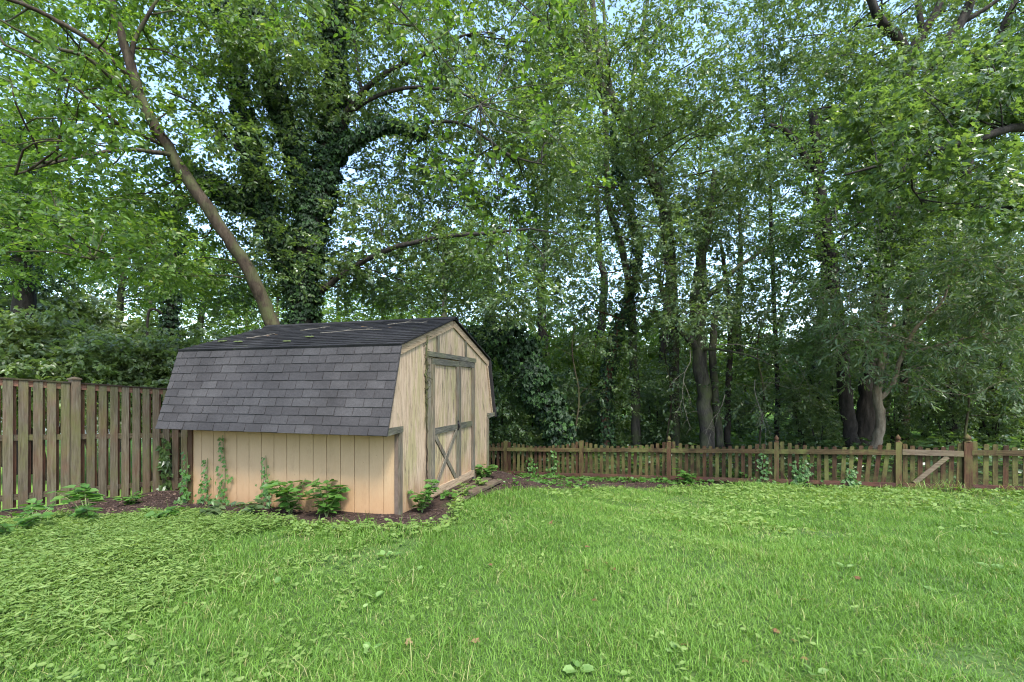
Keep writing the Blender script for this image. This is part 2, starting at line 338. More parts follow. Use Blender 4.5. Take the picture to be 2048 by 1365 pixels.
def join(parts):
    V = []; Fd = {}; Rr = []; b = 0
    for v, fs, r in parts:
        V.append(v); Rr.append(r)
        for f in fs: Fd.setdefault(f.shape[1], []).append(f + b)
        b += len(v)
    return np.concatenate(V), [np.concatenate(Fd[k]) for k in sorted(Fd)], np.concatenate(Rr)
def unit(v): return v / (np.linalg.norm(v, axis=-1, keepdims=True) + 1e-9)
def sprays(blobs, dens, L=.45, m=12, size=.075, T=LEAF, droop=.25, flat=.6, shell=.35, szv=.3, base=0., tilt=.45):
    """blobs: (centre, radii). leafy sprays: a twig with leaves in two ranks. dens: sprays per unit of blob surface-ish size"""
    cs, rs = [], []
    for c, r in blobs:
        r = np.array(r if hasattr(r, '__len__') else (r, r, r * .75), float)
        k = max(2, int(dens * DENS * (r.prod()) ** (2 / 3)))
        u = unit(rng.normal(size=(k, 3))) * (rng.random((k, 1)) ** shell)
        cs.append(np.array(c) + u * r); rs.append(u)
    p = np.concatenate(cs); u = np.concatenate(rs); S = len(p)
    az = rng.random(S) * 2 * math.pi
    d = np.stack([np.cos(az), np.sin(az), rng.normal(size=S) * .35 - droop], 1) * .8 + u * .7 * np.array([1, 1, .5]); d = unit(d)
    Ls = L * .72 * (.5 + .9 * rng.random(S)); up = np.tile([0, 0, 1.], (S, 1)) + rng.normal(size=(S, 3)) * (1 - flat) * .8
    side = unit(np.cross(d, up)); nn = unit(np.cross(side, d))
    t = (np.arange(m) + .7) / m; sg = np.where(np.arange(m) % 2, 1., -1.)
    pos = p[:, None] + d[:, None] * (Ls[:, None] * t)[..., None] + np.array([0, 0, -1.]) * (droop * .35 * Ls[:, None] * t * t)[..., None]
    ang = .95 - .55 * t
    ld = d[:, None] * np.cos(ang)[None, :, None] + side[:, None] * (np.sin(ang) * sg)[None, :, None]
    ld = ld + rng.normal(size=ld.shape) * .42; ld[..., 2] -= .22; pos = pos + rng.normal(size=pos.shape) * .02
    ln = nn[:, None] + rng.normal(size=ld.shape) * tilt
    sz = size * .92 * (1 - szv + 2 * szv * rng.random((S, m))) * (.75 + .4 * np.sin(t * math.pi))[None]
    rn = np.clip(.5 * rng.random((S, 1)) + .5 * rng.random((S, m)) + base, 0, 1)
    out = [leaves_mesh(T, pos.reshape(-1, 3), ld.reshape(-1, 3), ln.reshape(-1, 3), sz.ravel(), rn.ravel())]
    # twig, thin triangular prism
    a = p; e = p + d * Ls[:, None]; e[:, 2] -= droop * .35 * Ls; w_ = .0035
    o1, o2 = side * w_, nn * w_
    V = np.stack([a + o1, a - o1, a + o2, e + o1*.4, e - o1*.4, e + o2*.4], 1).reshape(-1, 3)
    bb = (np.arange(S) * 6)[:, None, None]; fq = np.array([[0,1,4,3],[1,2,5,4],[2,0,3,5]])
    return out[0], (V, [(fq[None] + bb).reshape(-1, 4)], np.full(len(V), .5))
def limbs_to(mb, starts, blobs, r0=.035, sub=5, reach=3.0):
    """crooked limbs from the nearest trunk point to each blob plus sub-branches inside it"""
    st = np.array([s[:3] for s in starts])
    for c, r in blobs:
        c = np.array(c); rr = float(np.mean(r))
        d = np.linalg.norm(st - c, axis=1) + np.maximum(0, st[:, 2] - c[2]) * 1.2; s = st[np.argmin(d)]
        if np.linalg.norm(s - c) > reach: continue
        mid = s * .5 + c * .5 + rng.normal(size=3) * .12 * np.linalg.norm(c - s) + np.array([0, 0, .08 * np.linalg.norm(c - s)])
        pts, rad = smooth_path([s, mid, c, c + unit(c - s) * rr * .5], [r0 * .75, r0 * .5, r0 * .28, r0 * .1], 4, .3)
        mb.tube(pts, rad, 5)
        for _ in range(sub):
            a = pts[random.randint(len(pts)//3, len(pts)-2)]; e = c + rng.normal(size=3) * rr * .6
            m2 = (a + e) / 2 + rng.normal(size=3) * rr * .15
            q, qr = smooth_path([a, m2, e], [r0 * .22, r0 * .15, r0 * .06], 3, .3); mb.tube(q, qr, 4, cap=False)
def field(x0, x1, y0, y1, Y0, Y1, nx, ny, rpx, keep=1., jit=.4, holes=()):
    """blobs spread over a slab of the wood that spans those directions and depths; holes: open places in that slab"""
    out = []
    for i in range(nx):
        for j in range(ny):
            if random.random() > keep: continue
            px = x0 + (x1 - x0) * (i + .5 + random.uniform(-jit, jit)) / nx; py = y0 + (y1 - y0) * (j + .5 + random.uniform(-jit, jit)) / ny
            if any(((px - h[0]) / h[2]) ** 2 + ((py - h[1]) / h[3]) ** 2 < 1 for h in holes): continue
            Y = random.uniform(Y0, Y1); r = rpx / F * (Y0 + Y1) / 2 * random.uniform(.7, 1.3)
            c = P(px, py, Y)
            if c[2] < H(c[0], c[1]) + r * .4: continue
            out.append((c, (r * 1.15, r, r * .7)))
    return out
def ivy(paths, dens, spread=.12, size=.075, mbout=None):
    pos, nr = [], []
    for pts, rad in paths:
        pts = np.array(pts); rad = np.array(rad)
        for i in range(len(pts) - 1):
            a, b = pts[i], pts[i+1]; L = np.linalg.norm(b - a); r = (rad[i] + rad[i+1]) / 2
            k = int(dens * L * (r + spread) * 6.3) + 1
            t = rng.random((k, 1)); ax = unit(b - a); q = rng.normal(size=(k, 3)); q = unit(q - ax * (q @ ax)[:, None])
            clump = .6 + .8 * vnoise(a[2] * 1.0 + q[:, 0], a[0] + q[:, 1], 1.7, 9)
            pos.append(a + (b - a) * t + q * (r + spread * rng.random((k, 1)) ** .7 * clump[:, None])); nr.append(q)
    p = np.concatenate(pos); q = np.concatenate(nr); n = len(p)
    d = np.tile([0, 0, -1.], (n, 1)) + q * .35 + rng.normal(size=(n, 3)) * .45
    rn = np.clip(rng.random(n) * .95 + (rng.random(n) < .06) * .3, 0, 1)
    return leaves_mesh(LOBE, p, d, q + rng.normal(size=(n, 3)) * .45 + [0, 0, .4], size * (.6 + .8 * rng.random(n)), rn)
def tree(name, label, cat, limbs, blobs, bark, leaf, base, group=None, dens=60, ivyd=None, limb_r=.035, sub=3, sides=10, **sk):
    """limbs: [(points, radii, ivy?)], first is the trunk"""
    root = empty(name, tuple(base), 0, label, cat, group)
    tm, bm = MB(), MB(); starts = []; ivp = []
    for i, L in enumerate(limbs):
        pts, rad = smooth_path(L[0], L[1], 6, .10)
        (tm if i == 0 else bm).tube(pts, rad, sides if rad[0] > .05 else 6, .07)
        starts += list(pts[len(pts)//4 if i == 0 else 0:])
        if len(L) > 2 and L[2]: ivp.append((pts, rad))
    if blobs: limbs_to(bm, starts, blobs, limb_r, sub)
    tm.build('trunk', bark, root, True, True)
    if bm.v: bm.build('branches', bark, root, True, True)
    if blobs:
        lv, tw = sprays(blobs, dens, **sk)
        crown_mesh('crown', lv, tw, leaf, bark, root, True)
    if ivp:
        v, f, r = ivy(ivp, *(ivyd or (500, .12, .07))); npmesh('ivy', v, f, LF_IVY, root, r, True)
    return root

# ================================================================= SETTING
def ground():
    xs = np.concatenate([np.linspace(-300, -16, 14)[:-1], np.arange(-16, 16, .12), np.linspace(16, 300, 14)])
    ys = np.concatenate([np.linspace(-30, 1.5, 6)[:-1], np.arange(1.5, 17, .12), np.linspace(17, 500, 22)])
    X, Y = np.meshgrid(xs, ys); Z = H(X, Y); nx, ny = len(xs), len(ys)
    Z = Z + np.where(lawn_mask(X, Y) < .5, (vnoise(X, Y, 6, 5) - .5) * .05, 0) * (np.abs(X) < 16) * (Y < 17)
    i = np.arange(ny - 1)[:, None] * nx + np.arange(nx - 1)[None]; f = np.stack([i, i+1, i+nx+1, i+nx], -1).reshape(-1, 4)
    m, n, bs, out = newmat('ground_soil_and_grass')
    lm = attr(n, 'lawn'); far = attr(n, 'far')
    g = ramp(n, noise(n, 9, 6), [(.3, (0.0360, 0.0640, 0.0160)), (.55, (0.0600, 0.1080, 0.0256)), (.75, (0.0960, 0.1200, 0.0400))])
    mu = ramp(n, noise(n, 22, 8, rough=.75), [(.3, (.014, .009, .007)), (.52, (.035, .022, .016)), (.66, (.065, .042, .03)), (.8, (.12, .085, .06))])
    lit = ramp(n, noise(n, 5, 8, rough=.7), [(.35, (.025, .018, .010)), (.5, (.04, .045, .015)), (.65, (.035, .075, .018))])
    fl = ramp(n, noise(n, 1.4, 6), [(.3, (.09, .19, .03)), (.7, (.17, .29, .05))])
    wd = attr(n, 'woods')
    c = mixc(n, wd, mu, lit); c = mixc(n, lm, c, g); c = mixc(n, far, c, fl)
    n.links.new(c, bs.inputs['Base Color']); bs.inputs['Roughness'].default_value = .95; bs.inputs['Specular IOR Level'].default_value = .15
    bump(n, bs, noise(n, 30, 6), .8, .02)
    o = npmesh('ground', np.stack([X, Y, Z], -1).reshape(-1, 3), [f], m, smooth=True)
    def a(nm, v): o.data.attributes.new(nm, 'FLOAT', 'POINT').data.foreach_set('value', v.astype(np.float32).ravel())
    a('lawn', lawn_mask(X, Y)); fd = (X - F0[0]) * FN[0] + (Y - F0[1]) * FN[1]
    bd = (X - B0[0]) * BN[0] + (Y - B0[1]) * BN[1]
    a('woods', np.clip(fd / .3, 0, 1)); a('far', np.maximum(np.clip((fd - 8 + 3 * vnoise(X, Y, .5, 8)) / 2, 0, 1), np.clip((-bd - .5) / .5, 0, 1)))
    tag(o, 'lawn, mulch bed and woodland floor falling gently to the picket fence', 'ground', kind='structure')
ground()

# ================================================================= GRASS
def scatter(n, x0, x1, y0, y1):
    return rng.uniform(x0, x1, n), rng.uniform(y0, y1, n)
def grass():
    xs, ys, wf = [], [], []
    for (a, b, dn) in ((1.9, 3.2, 8500), (3.2, 4.6, 7000), (4.6, 6.5, 5000), (6.5, 9, 2800), (9, 13.5, 1600)):
        hw = b * 1.13 + .5; n = int((b - a) * 2 * hw * dn); x, y = scatter(n, -hw, hw, a, b)
        xs.append(x); ys.append(y); wf.append(np.full(n, 1 + (a - 1.9) * .09))
    x = np.concatenate(xs); y = np.concatenate(ys); wf = np.concatenate(wf)
    k = rng.random(len(x)) < lawn_mask(x, y) * (.55 + .6 * vnoise(x, y, 1.3, 21)); x, y, wf = x[k], y[k], wf[k]; n = len(x)
    pat = vnoise(x, y, .7, 22); pat2 = vnoise(x, y, 2.6, 23)
    h = (.030 + .030 * pat + .035 * pat2 ** 2) * (.5 + 1.0 * rng.random(n)); tall = rng.random(n) < .012 + .05 * (pat2 > .72); h = np.where(tall, h * 2.3, h)
    edge = ((F0[0] - x) * FN[0] + (F0[1] - y) * FN[1] < 1.0) & (x > 4.5); h = np.where(edge, h * 1.7, h)
    bare = vnoise(x, y, 1.15, 27) * .7 + vnoise(x, y, 4, 28) * .3; h = h * np.where(bare > .70, .65, 1)
    keep = rng.random(n) > np.clip((bare - .68) * 5, 0, .5); x, y, h, pat, pat2, wf, bare = (q[keep] for q in (x, y, h, pat, pat2, wf, bare)); n = len(x)
    wd = (.0013 + .0014 * rng.random(n)) * wf
    comb = vnoise(x, y, 2.2, 24) * 6.3
    az = rng.random(n) * 6.283; ln = .2 + 1.15 * rng.random(n)
    lx = np.cos(az) * ln + np.cos(comb) * .07; ly = np.sin(az) * ln + np.sin(comb) * .07
    sx, sy = -ly, lx; q = np.hypot(sx, sy) + 1e-6; rz = rng.uniform(-.6, .6, n); sx, sy = sx / q * np.cos(rz) - sy / q * np.sin(rz), sx / q * np.sin(rz) + sy / q * np.cos(rz)
    z = H(x, y) - .004
    V = np.zeros((n, 5, 3))
    for i, (t, ww) in enumerate(((0, 1), (0, -1), (.5, .85), (.5, -.85), (1, 0))):
        V[:, i, 0] = x + lx * h * t * t + sx * wd * ww; V[:, i, 1] = y + ly * h * t * t + sy * wd * ww
        V[:, i, 2] = z + h * (t - .32 * t * t * np.minimum(ln, 1) ** 1)
    b = (np.arange(n) * 5)[:, None]
    rn = np.clip(-.02 + .42 * vnoise(x, y, .55, 25) + .26 * vnoise(x, y, 3.1, 26) + .75 * (rng.random(n) - .38), 0, .93); rn = np.where(rng.random(n) < .035 + .05 * (pat2 > .6) + .25 * np.clip((bare - .64) * 4, 0, 1), .95 + .05 * rng.random(n), rn)
    m = leafmat('grass_blade', [(0, (0.0665, 0.1438, 0.0170)), (.35, (0.1100, 0.2206, 0.0290)), (.7, (0.1658, 0.2942, 0.0483)), (.9, (0.2331, 0.3439, 0.0768)), (.95, (0.2887, 0.2908, 0.1124)), (1, (0.3564, 0.3372, 0.1514))], .35, .5, .35, 1.3)
    o = npmesh('grass', V.reshape(-1, 3), [b + np.array([0, 1, 3, 2]), b + np.array([2, 3, 4])], m, rnd=np.repeat(rn, 5))
    tag(o, 'uneven green lawn grass with pale dry blades', 'grass', kind='stuff')
grass()
def cover(name, n, x0, x1, y0, y1, dfun, T, size, h0, h1, mat, label, cat, tilt=.5):
    x, y = scatter(n, x0, x1, y0, y1); k = rng.random(n) < dfun(x, y); x, y = x[k], y[k]; n = len(x)
    # three or four leaves to a sprig
    m = 3; az = rng.random((n, 1)) * 6.283 + np.arange(m) * 2.1 + rng.normal(size=(n, m)) * .3
    hh = h0 + (h1 - h0) * rng.random((n, 1)) * (.5 + vnoise(x, y, 1.5, 31)[:, None]) ; hh = hh + rng.normal(size=(n, m)) * .006
    d = np.stack([np.cos(az), np.sin(az), rng.normal(size=(n, m)) * .25 + .05], -1)
    p = np.stack([x[:, None] + 0 * az, y[:, None] + 0 * az, H(x, y)[:, None] + hh], -1)
    nr = rng.normal(size=(n, m, 3)) * tilt + [0, 0, 1]
    v, f, r = leaves_mesh(T, p.reshape(-1, 3), d.reshape(-1, 3), nr.reshape(-1, 3), (size * np.repeat(.5 + .9 * rng.random(n) ** 1.5, m) * (.7 + .5 * rng.random(n * m))), np.repeat(np.clip(.6 * rng.random(n) + .2 * vnoise(x, y, .8, 32) + .1, 0, 1), m) + rng.random(n * m) * .1)
    tag(npmesh(name, v, f, mat, rnd=r), label, cat, kind='stuff')
def d_left(x, y): return (vnoise(x, y, 1.2, 41) * .9 + .55) * np.clip((-2.05 - .16 * (y - 2.6) - x + (vnoise(x, y, 2, 42) - .5) * 1.2) / 1.1, 0, 1) * np.clip((lawn_mask(x, y) * 1.2), 0, 1)
cover('low_groundcover', 80000, -7, -1.6, 2.0, 6.3, d_left, LEAFN, .044, .02, .10, LF_COVER, 'dense low light green leafy groundcover spreading over the lawn corner', 'ground cover')
def d_shed(x, y): return lawn_mask(x, y) * np.clip((.95 - shed_dist(x, y)) / .3, 0, 1) * (vnoise(x, y, 3, 43) > .3) * (x < -.6)
def d_left2(x, y): return np.clip(d_left(x, y) * 1.2, 0, 1) * np.clip(vnoise(x, y, 2.2, 51) * 2.5 - 1.1, 0, 1)
cover('tall_groundcover', 12000, -7, -1.4, 2.0, 6.3, d_left2, LEAFN, .055, .05, .12, LF_COVER, 'taller broad leaved weeds poking through the low groundcover', 'weeds')
def d_edge(x, y): return lawn_mask(x, y) * np.clip(1.25 - np.abs(x + 1.9 + .1 * (y - 2.6)) * 1.1, 0, 1) * np.clip(vnoise(x, y, 2.8, 52) * 2.6 - 1.2, 0, 1)
cover('straggling_weeds', 9000, -4, 0, 2.0, 5.6, d_edge, LEAF, .034, .015, .05, LF_COVER, 'straggling small weeds thinning out from the groundcover into the lawn', 'weeds')
cover('clover_patch', 5000, -4.5, -.5, 4.1, 6.2, d_shed, LEAFW, .045, .03, .07, LF_COVER, 'round leaved clover growing where lawn meets mulch in front of shed', 'ground cover')
def d_right(x, y): return lawn_mask(x, y) * np.clip((vnoise(x, y, .8, 44) * 1.5 - .35 + (x - 4) * .06 + (y - 7) * .08), 0, .9) * (x > .5)
cover('broadleaf_weed_patch', 16000, .5, 13, 5.0, 12.5, d_right, LEAF, .055, .03, .09, LF_COVER, 'patchy broadleaf weeds mixed into the far lawn by the gate', 'weeds')
def d_all(x, y): return lawn_mask(x, y) * np.clip(vnoise(x, y, 2.6, 46) * 2.4 - 1.15, 0, 1) * .8
cover('lawn_weeds', 16000, -6, 10, 2.0, 10, d_all, LEAF, .030, .02, .055, LF_COVER, 'small broadleaf weeds scattered through the grass', 'weeds')
def d_mul(x, y):
    fd = (F0[0] - x) * FN[0] + (F0[1] - y) * FN[1]
    return (1 - lawn_mask(x, y)) * np.clip(vnoise(x, y, 1.6, 45) * 2.4 - 1.25 + 1.2 * (fd < .7), 0, 1) * (fd > -.3) * (shed_dist(x, y) > .03)
cover('ivy_groundcover', 9000, -.9, 9, 5.5, 13, d_mul, LEAFW, .065, .02, .09, LF_WEED, 'low creeping leaves along the foot of the picket fence and mulch', 'ground cover')
def d_wood(x, y): return np.clip(vnoise(x, y, .9, 47) * 1.5 - .2, 0, 1) * ((x - F0[0]) * FN[0] + (y - F0[1]) * FN[1] > .2)
cover('woodland_undergrowth', 26000, -12, 22, 9, 22, d_wood, LEAFW, .11, .05, .45, LF_DARK, 'shady leafy undergrowth on the woodland floor behind the picket fence', 'undergrowth')
def mulch():
    n = 34000; x, y = scatter(n, -7.5, 6, 4.2, 12.5); k = (rng.random(n) > lawn_mask(x, y) * 1.4) & (shed_dist(x, y) > .02) & ((F0[0] - x) * FN[0] + (F0[1] - y) * FN[1] > -.1) & ((x - B0[0]) * BN[0] + (y - B0[1]) * BN[1] > -.1)
    x, y = x[k], y[k]; n = len(x); az = rng.random(n) * 6.28
    d = np.stack([np.cos(az), np.sin(az), rng.normal(size=n) * .25], 1); nr = rng.normal(size=(n, 3)) * .4 + [0, 0, 1]
    Rm = rot_to(d, nr); sz = np.stack([.012 + .035 * rng.random(n), .004 + .008 * rng.random(n), .003 + .003 * rng.random(n)], 1)
    tv = np.array([(0,0,0),(1,0,0),(1,1,0),(0,1,0),(0,0,1),(1,0,1),(1,1,1),(0,1,1)]) - .5
    V = np.einsum('nij,nkj->nki', Rm, tv[None] * sz[:, None]) + np.stack([x, y, H(x, y) + .006], 1)[:, None]
    b = (np.arange(n) * 8)[:, None, None]; fq = np.array([(4,5,6,7),(0,1,5,4),(1,2,6,5),(2,3,7,6),(3,0,4,7)])
    o = npmesh('mulch_chips', V.reshape(-1, 3), [(b + fq[None]).reshape(-1, 4)], M_CHIP, rnd=np.repeat(rng.random(n), 8))
    tag(o, 'dark brown wood mulch chips around the shed and fences', 'mulch', kind='stuff')
mulch()

# ================================================================= SHED
def shed():
    root = empty('garden_shed', (SH[0], SH[1], 0), SHA, 'tan barn style garden shed with dark shingled gambrel roof', 'shed')
    prof_y = [-.28, 0, 1.485, 2.97, 3.25]; prof_z = [.985, 1.92, 2.405, 1.92, .985]
    top = lambda y: float(np.interp(y, prof_y, prof_z))
    # long side wall: vertical siding planks with open grooves
    m = MB(); n = 16; wdt = SL / n
    for i in range(n):
        x0 = -SL + i * wdt + .004; m.box((x0, -.0, -.12), (-SL + (i+1) * wdt - .004, .018, 1.03), random.random())
    m.build('side_wall', M_SIDE, root)
    m = MB(); m.box((-SL, .0185, -.12), (0, .03, 1.03), .5); m.build('groove_shade_sheet', M_DARK, root)  # near-black sheet behind the planks, paints the shade in the siding grooves
    m = MB(); m.box((-SL, SW - .03, -.1), (0, SW, 1.03), .5); m.build('side_wall', M_SIDE, root)
    m = MB(); m.prism([(-SL, 0.03, -.1), (-SL, SW - .03, -.1), (-SL, SW - .03, .985), (-SL, 3.2, .985), (-SL, 2.95, 1.88), (-SL, 1.485, 2.37), (-SL, .02, 1.88), (-SL, -.24, .985), (-SL, .03, .985)], (.03, 0, 0)); m.build('end_wall', M_GABLE, root)
    # gable wall planks
    m = MB(); ys = [-.26] + [i * .2 for i in range(0, 15)] + [2.97, 3.23]
    for a, b in zip(ys[:-1], ys[1:]):
        z0 = .985 if (b <= 0 or a >= 2.97) else -.06
        if a < .6 < b or a < 0: pass
        a2, b2 = a + .0015, b - .0015; mids = [q for q in (0, 1.485, 2.97) if a2 < q < b2]
        pts = [(0, a2, z0), (0, b2, z0), (0, b2, top(b2) - .005)] + [(0, q, top(q) - .005) for q in mids[::-1]] + [(0, a2, top(a2) - .005)]
        m.prism(pts, (-.018, 0, 0), random.random())
    m.box((-.03, 0.03, -.05), (-.0185, 2.94, 1.9), .5)
    m.build('gable_wall', M_GABLE, root)
    # trims of the gable
    def bar(p, q, wd, th, name, mat, x=0.0, ext=0.):
        """board on the gable from p to q (y,z) as its lower edge line, width wd upward/right of it"""
        p = np.array(p, float); q = np.array(q, float); d = q - p; L = np.linalg.norm(d); d /= L; nn = np.array([-d[1], d[0]]) * wd
        pts = [p - d*ext, q + d*ext, q + d*ext + nn, p - d*ext + nn]
        mb = MB(); mb.prism([(x, a, b) for a, b in pts][::-1], (th, 0, 0)); return mb.build(name, mat, root)
    nslope = 1.0
    bar((0.0, 1.82), (1.485, 2.305), .095, .02, 'fascia', W_TRIMT); bar((1.487, 2.305), (2.97, 1.82), .095, .02, 'fascia', W_TRIMT)
    bar((3.205, .985), (2.93, 1.86), .05, .02, 'fascia', W_TRIMT)
    bar((-.005, 1.86), (-.255, 1.0), .04, .012, 'fascia', W_TRIMT)
    # eave returns
    for y0, y1, nm in ((-.30, .055, 0), (2.93, 3.28, 1)):
        mb = MB(); mb.prism([(.001, y0, .93), (.001, y1, .955), (.001, y1, 1.015), (.001, y0, 1.015)], (.028, 0, 0)); mb.build('eave_return', W_TRIMH, root)
    mb = MB(); mb.box((-3.15, -.285, .955), (.0, .0, .975)); mb.build('soffit', M_SIDE, root)
    mb = MB(); mb.box((-3.15, 2.97, .955), (.0, 3.25, .975)); mb.build('soffit', M_SIDE, root)
    # corner boards
    mb = MB(); mb.box((.001, -.014, -.08), (.022, .05, .952)); mb.build('corner_board', W_TRIM, root)
    mb = MB(); mb.box((-.042, -.02, -.08), (.0, -.001, .952)); mb.build('corner_board', plain('rotten_dark_wood', (.10, .07, .05)), root)
    mb = MB(); mb.box((.001, 2.91, -.05), (.022, 2.985, .952)); mb.build('corner_board', W_TRIM, root)
    mb = MB(); mb.box((-SL - .02, -.022, -.1), (-SL + .05, -.001, .952)); mb.build('corner_board', W_POST, root)
    for y in (.995, 1.96):
        mb = MB(); mb.box((.001, y - .03, 1.912), (.018, y + .03, top(y) - .1)); mb.build('trim_strip', W_TRIM, root)
    # door frame and doors
    fr = MB(); fr.box((.001, .66, .0), (.03, .75, 1.845)); fr.build('door_jamb', W_TRIM, root)
    fr = MB(); fr.box((.001, 2.225, .0), (.03, 2.30, 1.845)); fr.build('door_jamb', W_TRIM, root)
    fr = MB(); fr.box((.001, .66, 1.847), (.045, 2.31, 1.91)); fr.build('door_header', W_TRIMH, root)
    for side, (a, b) in enumerate(((.76, 1.615), (1.625, 2.215))):
        door = empty('door', (.012, a, .06 if side == 0 else .07), 0); door.parent = root
        wd = b - a; zt = 1.77
        pm = MB(); n = max(3, round(wd / .2))
        for i in range(n): pm.box((0, wd * i / n + .002, 0), (.012, wd * (i+1) / n - .002, zt), random.random())
        pm.build('door_panel', sid2, door)
        def st(y0, y1, z0, z1, nm, mt=W_TRIM, t=.034):
            q = MB(); q.box((.012, y0, z0), (t, y1, z1)); q.build(nm, mt, door)
        st(0, .075, 0.101, zt - .081, 'stile'); st(wd - .075, wd, 0.101, zt - .081, 'stile')
        st(0, wd, zt - .08, zt, 'rail', W_TRIMH); st(0, wd, 0, .10, 'rail', W_TRIMT, .036)
        st(.076, wd - .076, .79, .87, 'rail', W_TRIMH)
        if side == 0:
            for (p0, p1, t0) in (((.08, .785), (wd - .08, .105), .012), ((.08, .105), (wd - .08, .785), .026)):
                p0 = np.array(p0); p1 = np.array(p1); d = (p1 - p0); d /= np.linalg.norm(d); nn = np.array([-d[1], d[0]]) * .032
                q = MB(); q.prism([(t0, *(p0 - nn)), (t0, *(p1 - nn)), (t0, *(p1 + nn)), (t0, *(p0 + nn))], (.014, 0, 0)); q.build('brace', W_TRIM, door)
            q = MB(); q.tube([(.036, wd - .04, .80), (.06, wd - .04, .82), (.06, wd - .04, .86), (.036, wd - .04, .89)], .009, 8); q.box((.034, wd - .06, .78), (.039, wd - .01, .92)); q.build('handle', M_IRON, door)
    # roof decks and shingles
    def slope(p, q, rows, name, mat, flip=1, tab=.236):
        """p lower edge (y,z) to q upper edge; shingle courses laid from p up"""
        p = np.array(p, float); q = np.array(q, float); d = q - p; L = np.linalg.norm(d); d /= L; nn = np.array([-d[1], d[0]]) * flip
        x0, x1 = -3.22, .05; mb = MB(); e = L / rows
        mb.prism([(x0, *p), (x0, *q), (x0, *(q + nn * .012)), (x0, *(p + nn * .012))], (x1 - x0, 0, 0), .0)
        for r in range(rows):
            off = (tab * .5 if r % 2 else 0) + random.uniform(-.01, .01); x = x1 + off
            sag = 0
            while x > x0:
                a = max(x - tab + .007, x0); b = min(x - .002, x1)
                if b - a > .01:
                    s0 = e * r + random.uniform(-.003, .003); s1 = min(e * (r + 1.25), L)
                    lo = p + d * s0; hi = p + d * s1; t0 = .022 + random.uniform(0, .003); t1 = .0125
                    P8 = [(a, *(lo + nn*.012)), (b, *(lo + nn*.012)), (b, *(hi + nn*.012)), (a, *(hi + nn*.012)), (a, *(lo + nn*t0)), (b, *(lo + nn*t0)), (b, *(hi + nn*t1)), (a, *(hi + nn*t1))]
                    mb.add(P8, [(0,3,2,1),(4,5,6,7),(0,1,5,4),(1,2,6,5),(2,3,7,6),(3,0,4,7)], random.random())
                x -= tab
        return mb.build(name, mat, root)
    slope((-.315, .935), (-.012, 1.93), 10, 'roof_slope', M_SHING, -1 * -1)
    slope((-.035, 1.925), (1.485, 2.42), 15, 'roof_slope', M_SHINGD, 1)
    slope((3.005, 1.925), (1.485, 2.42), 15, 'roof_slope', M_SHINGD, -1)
    slope((3.285, .935), (2.982, 1.93), 10, 'roof_slope', M_SHING, -1)
    rc = MB(); x = .06
    while x > -3.2:
        a = max(x - .16, -3.23)
        rc.prism([(a, 1.385, 2.405), (a, 1.485, 2.447), (a, 1.585, 2.405), (a, 1.585, 2.418), (a, 1.485, 2.458 + .002 * random.random()), (a, 1.385, 2.418)], (x - a - .002, 0, 0), random.random()); x -= .16
    rc.build('ridge_cap', M_SHINGD, root)
    # skids under the floor
    for y in (.25, 1.45, 2.65):
        q = MB(); q.box((-SL + .05, y - .05, -.16), (-.02, y + .05, -.02)); q.build('skid', W_CAP, root)
    return root
def sidm():
    return M_GABLE
sid2 = sidm()
shed()
def shp(x, y, z):  # shed frame to world
    return np.array([SH[0] + GX[0]*x + GY[0]*y, SH[1] + GX[1]*x + GY[1]*y, z])
def roofp(x, s, up=.03):   # point on the upper front roof slope, s 0..1
    return shp(x, -.03 + 1.5 * s, 1.945 + .485 * s + up)
# rotten planks before the door
for i, (y, x, L, lab) in enumerate(((.80, .30, 1.5, 'long rotten grey plank lying in the mulch nearest the grass'), (1.0, .14, 1.3, 'short weathered plank lying against the foot of the shed doors'))):
    m = MB(); a = shp(x, y, 0); e = shp(x + .03, y + L, 0); a[2] = H(a[0], a[1]) + .01; e[2] = H(e[0], e[1]) + .015
    d = e - a; m.obox(a, d, np.array([GX[0], GX[1], 0]) * .14, (0, 0, .035)); tag(m.build('plank', W_PLANK), lab, 'plank')
# dead vine stem on the gable
m = MB(); pts = [shp(.025, .64 + .012 * math.sin(i * 1.9), 2.10 - i * .085) for i in range(26)]
q, r = smooth_path(pts, [.004, .010, .014, .009, .006, .007, .004, .006], 3, .5); m.tube(q, r, 7, .3)
for _ in range(26):
    a = pts[random.randint(0, 12)]; m.tube([a, a + rng.normal(size=3) * .03, a + rng.normal(size=3) * .04 + [0, 0, -.03]], [.005, .004, .002], 4)
tag(m.build('dead_vine', BK_BROWN, smooth=True), 'dried brown vine stem clinging to gable beside the shed door', 'vine')
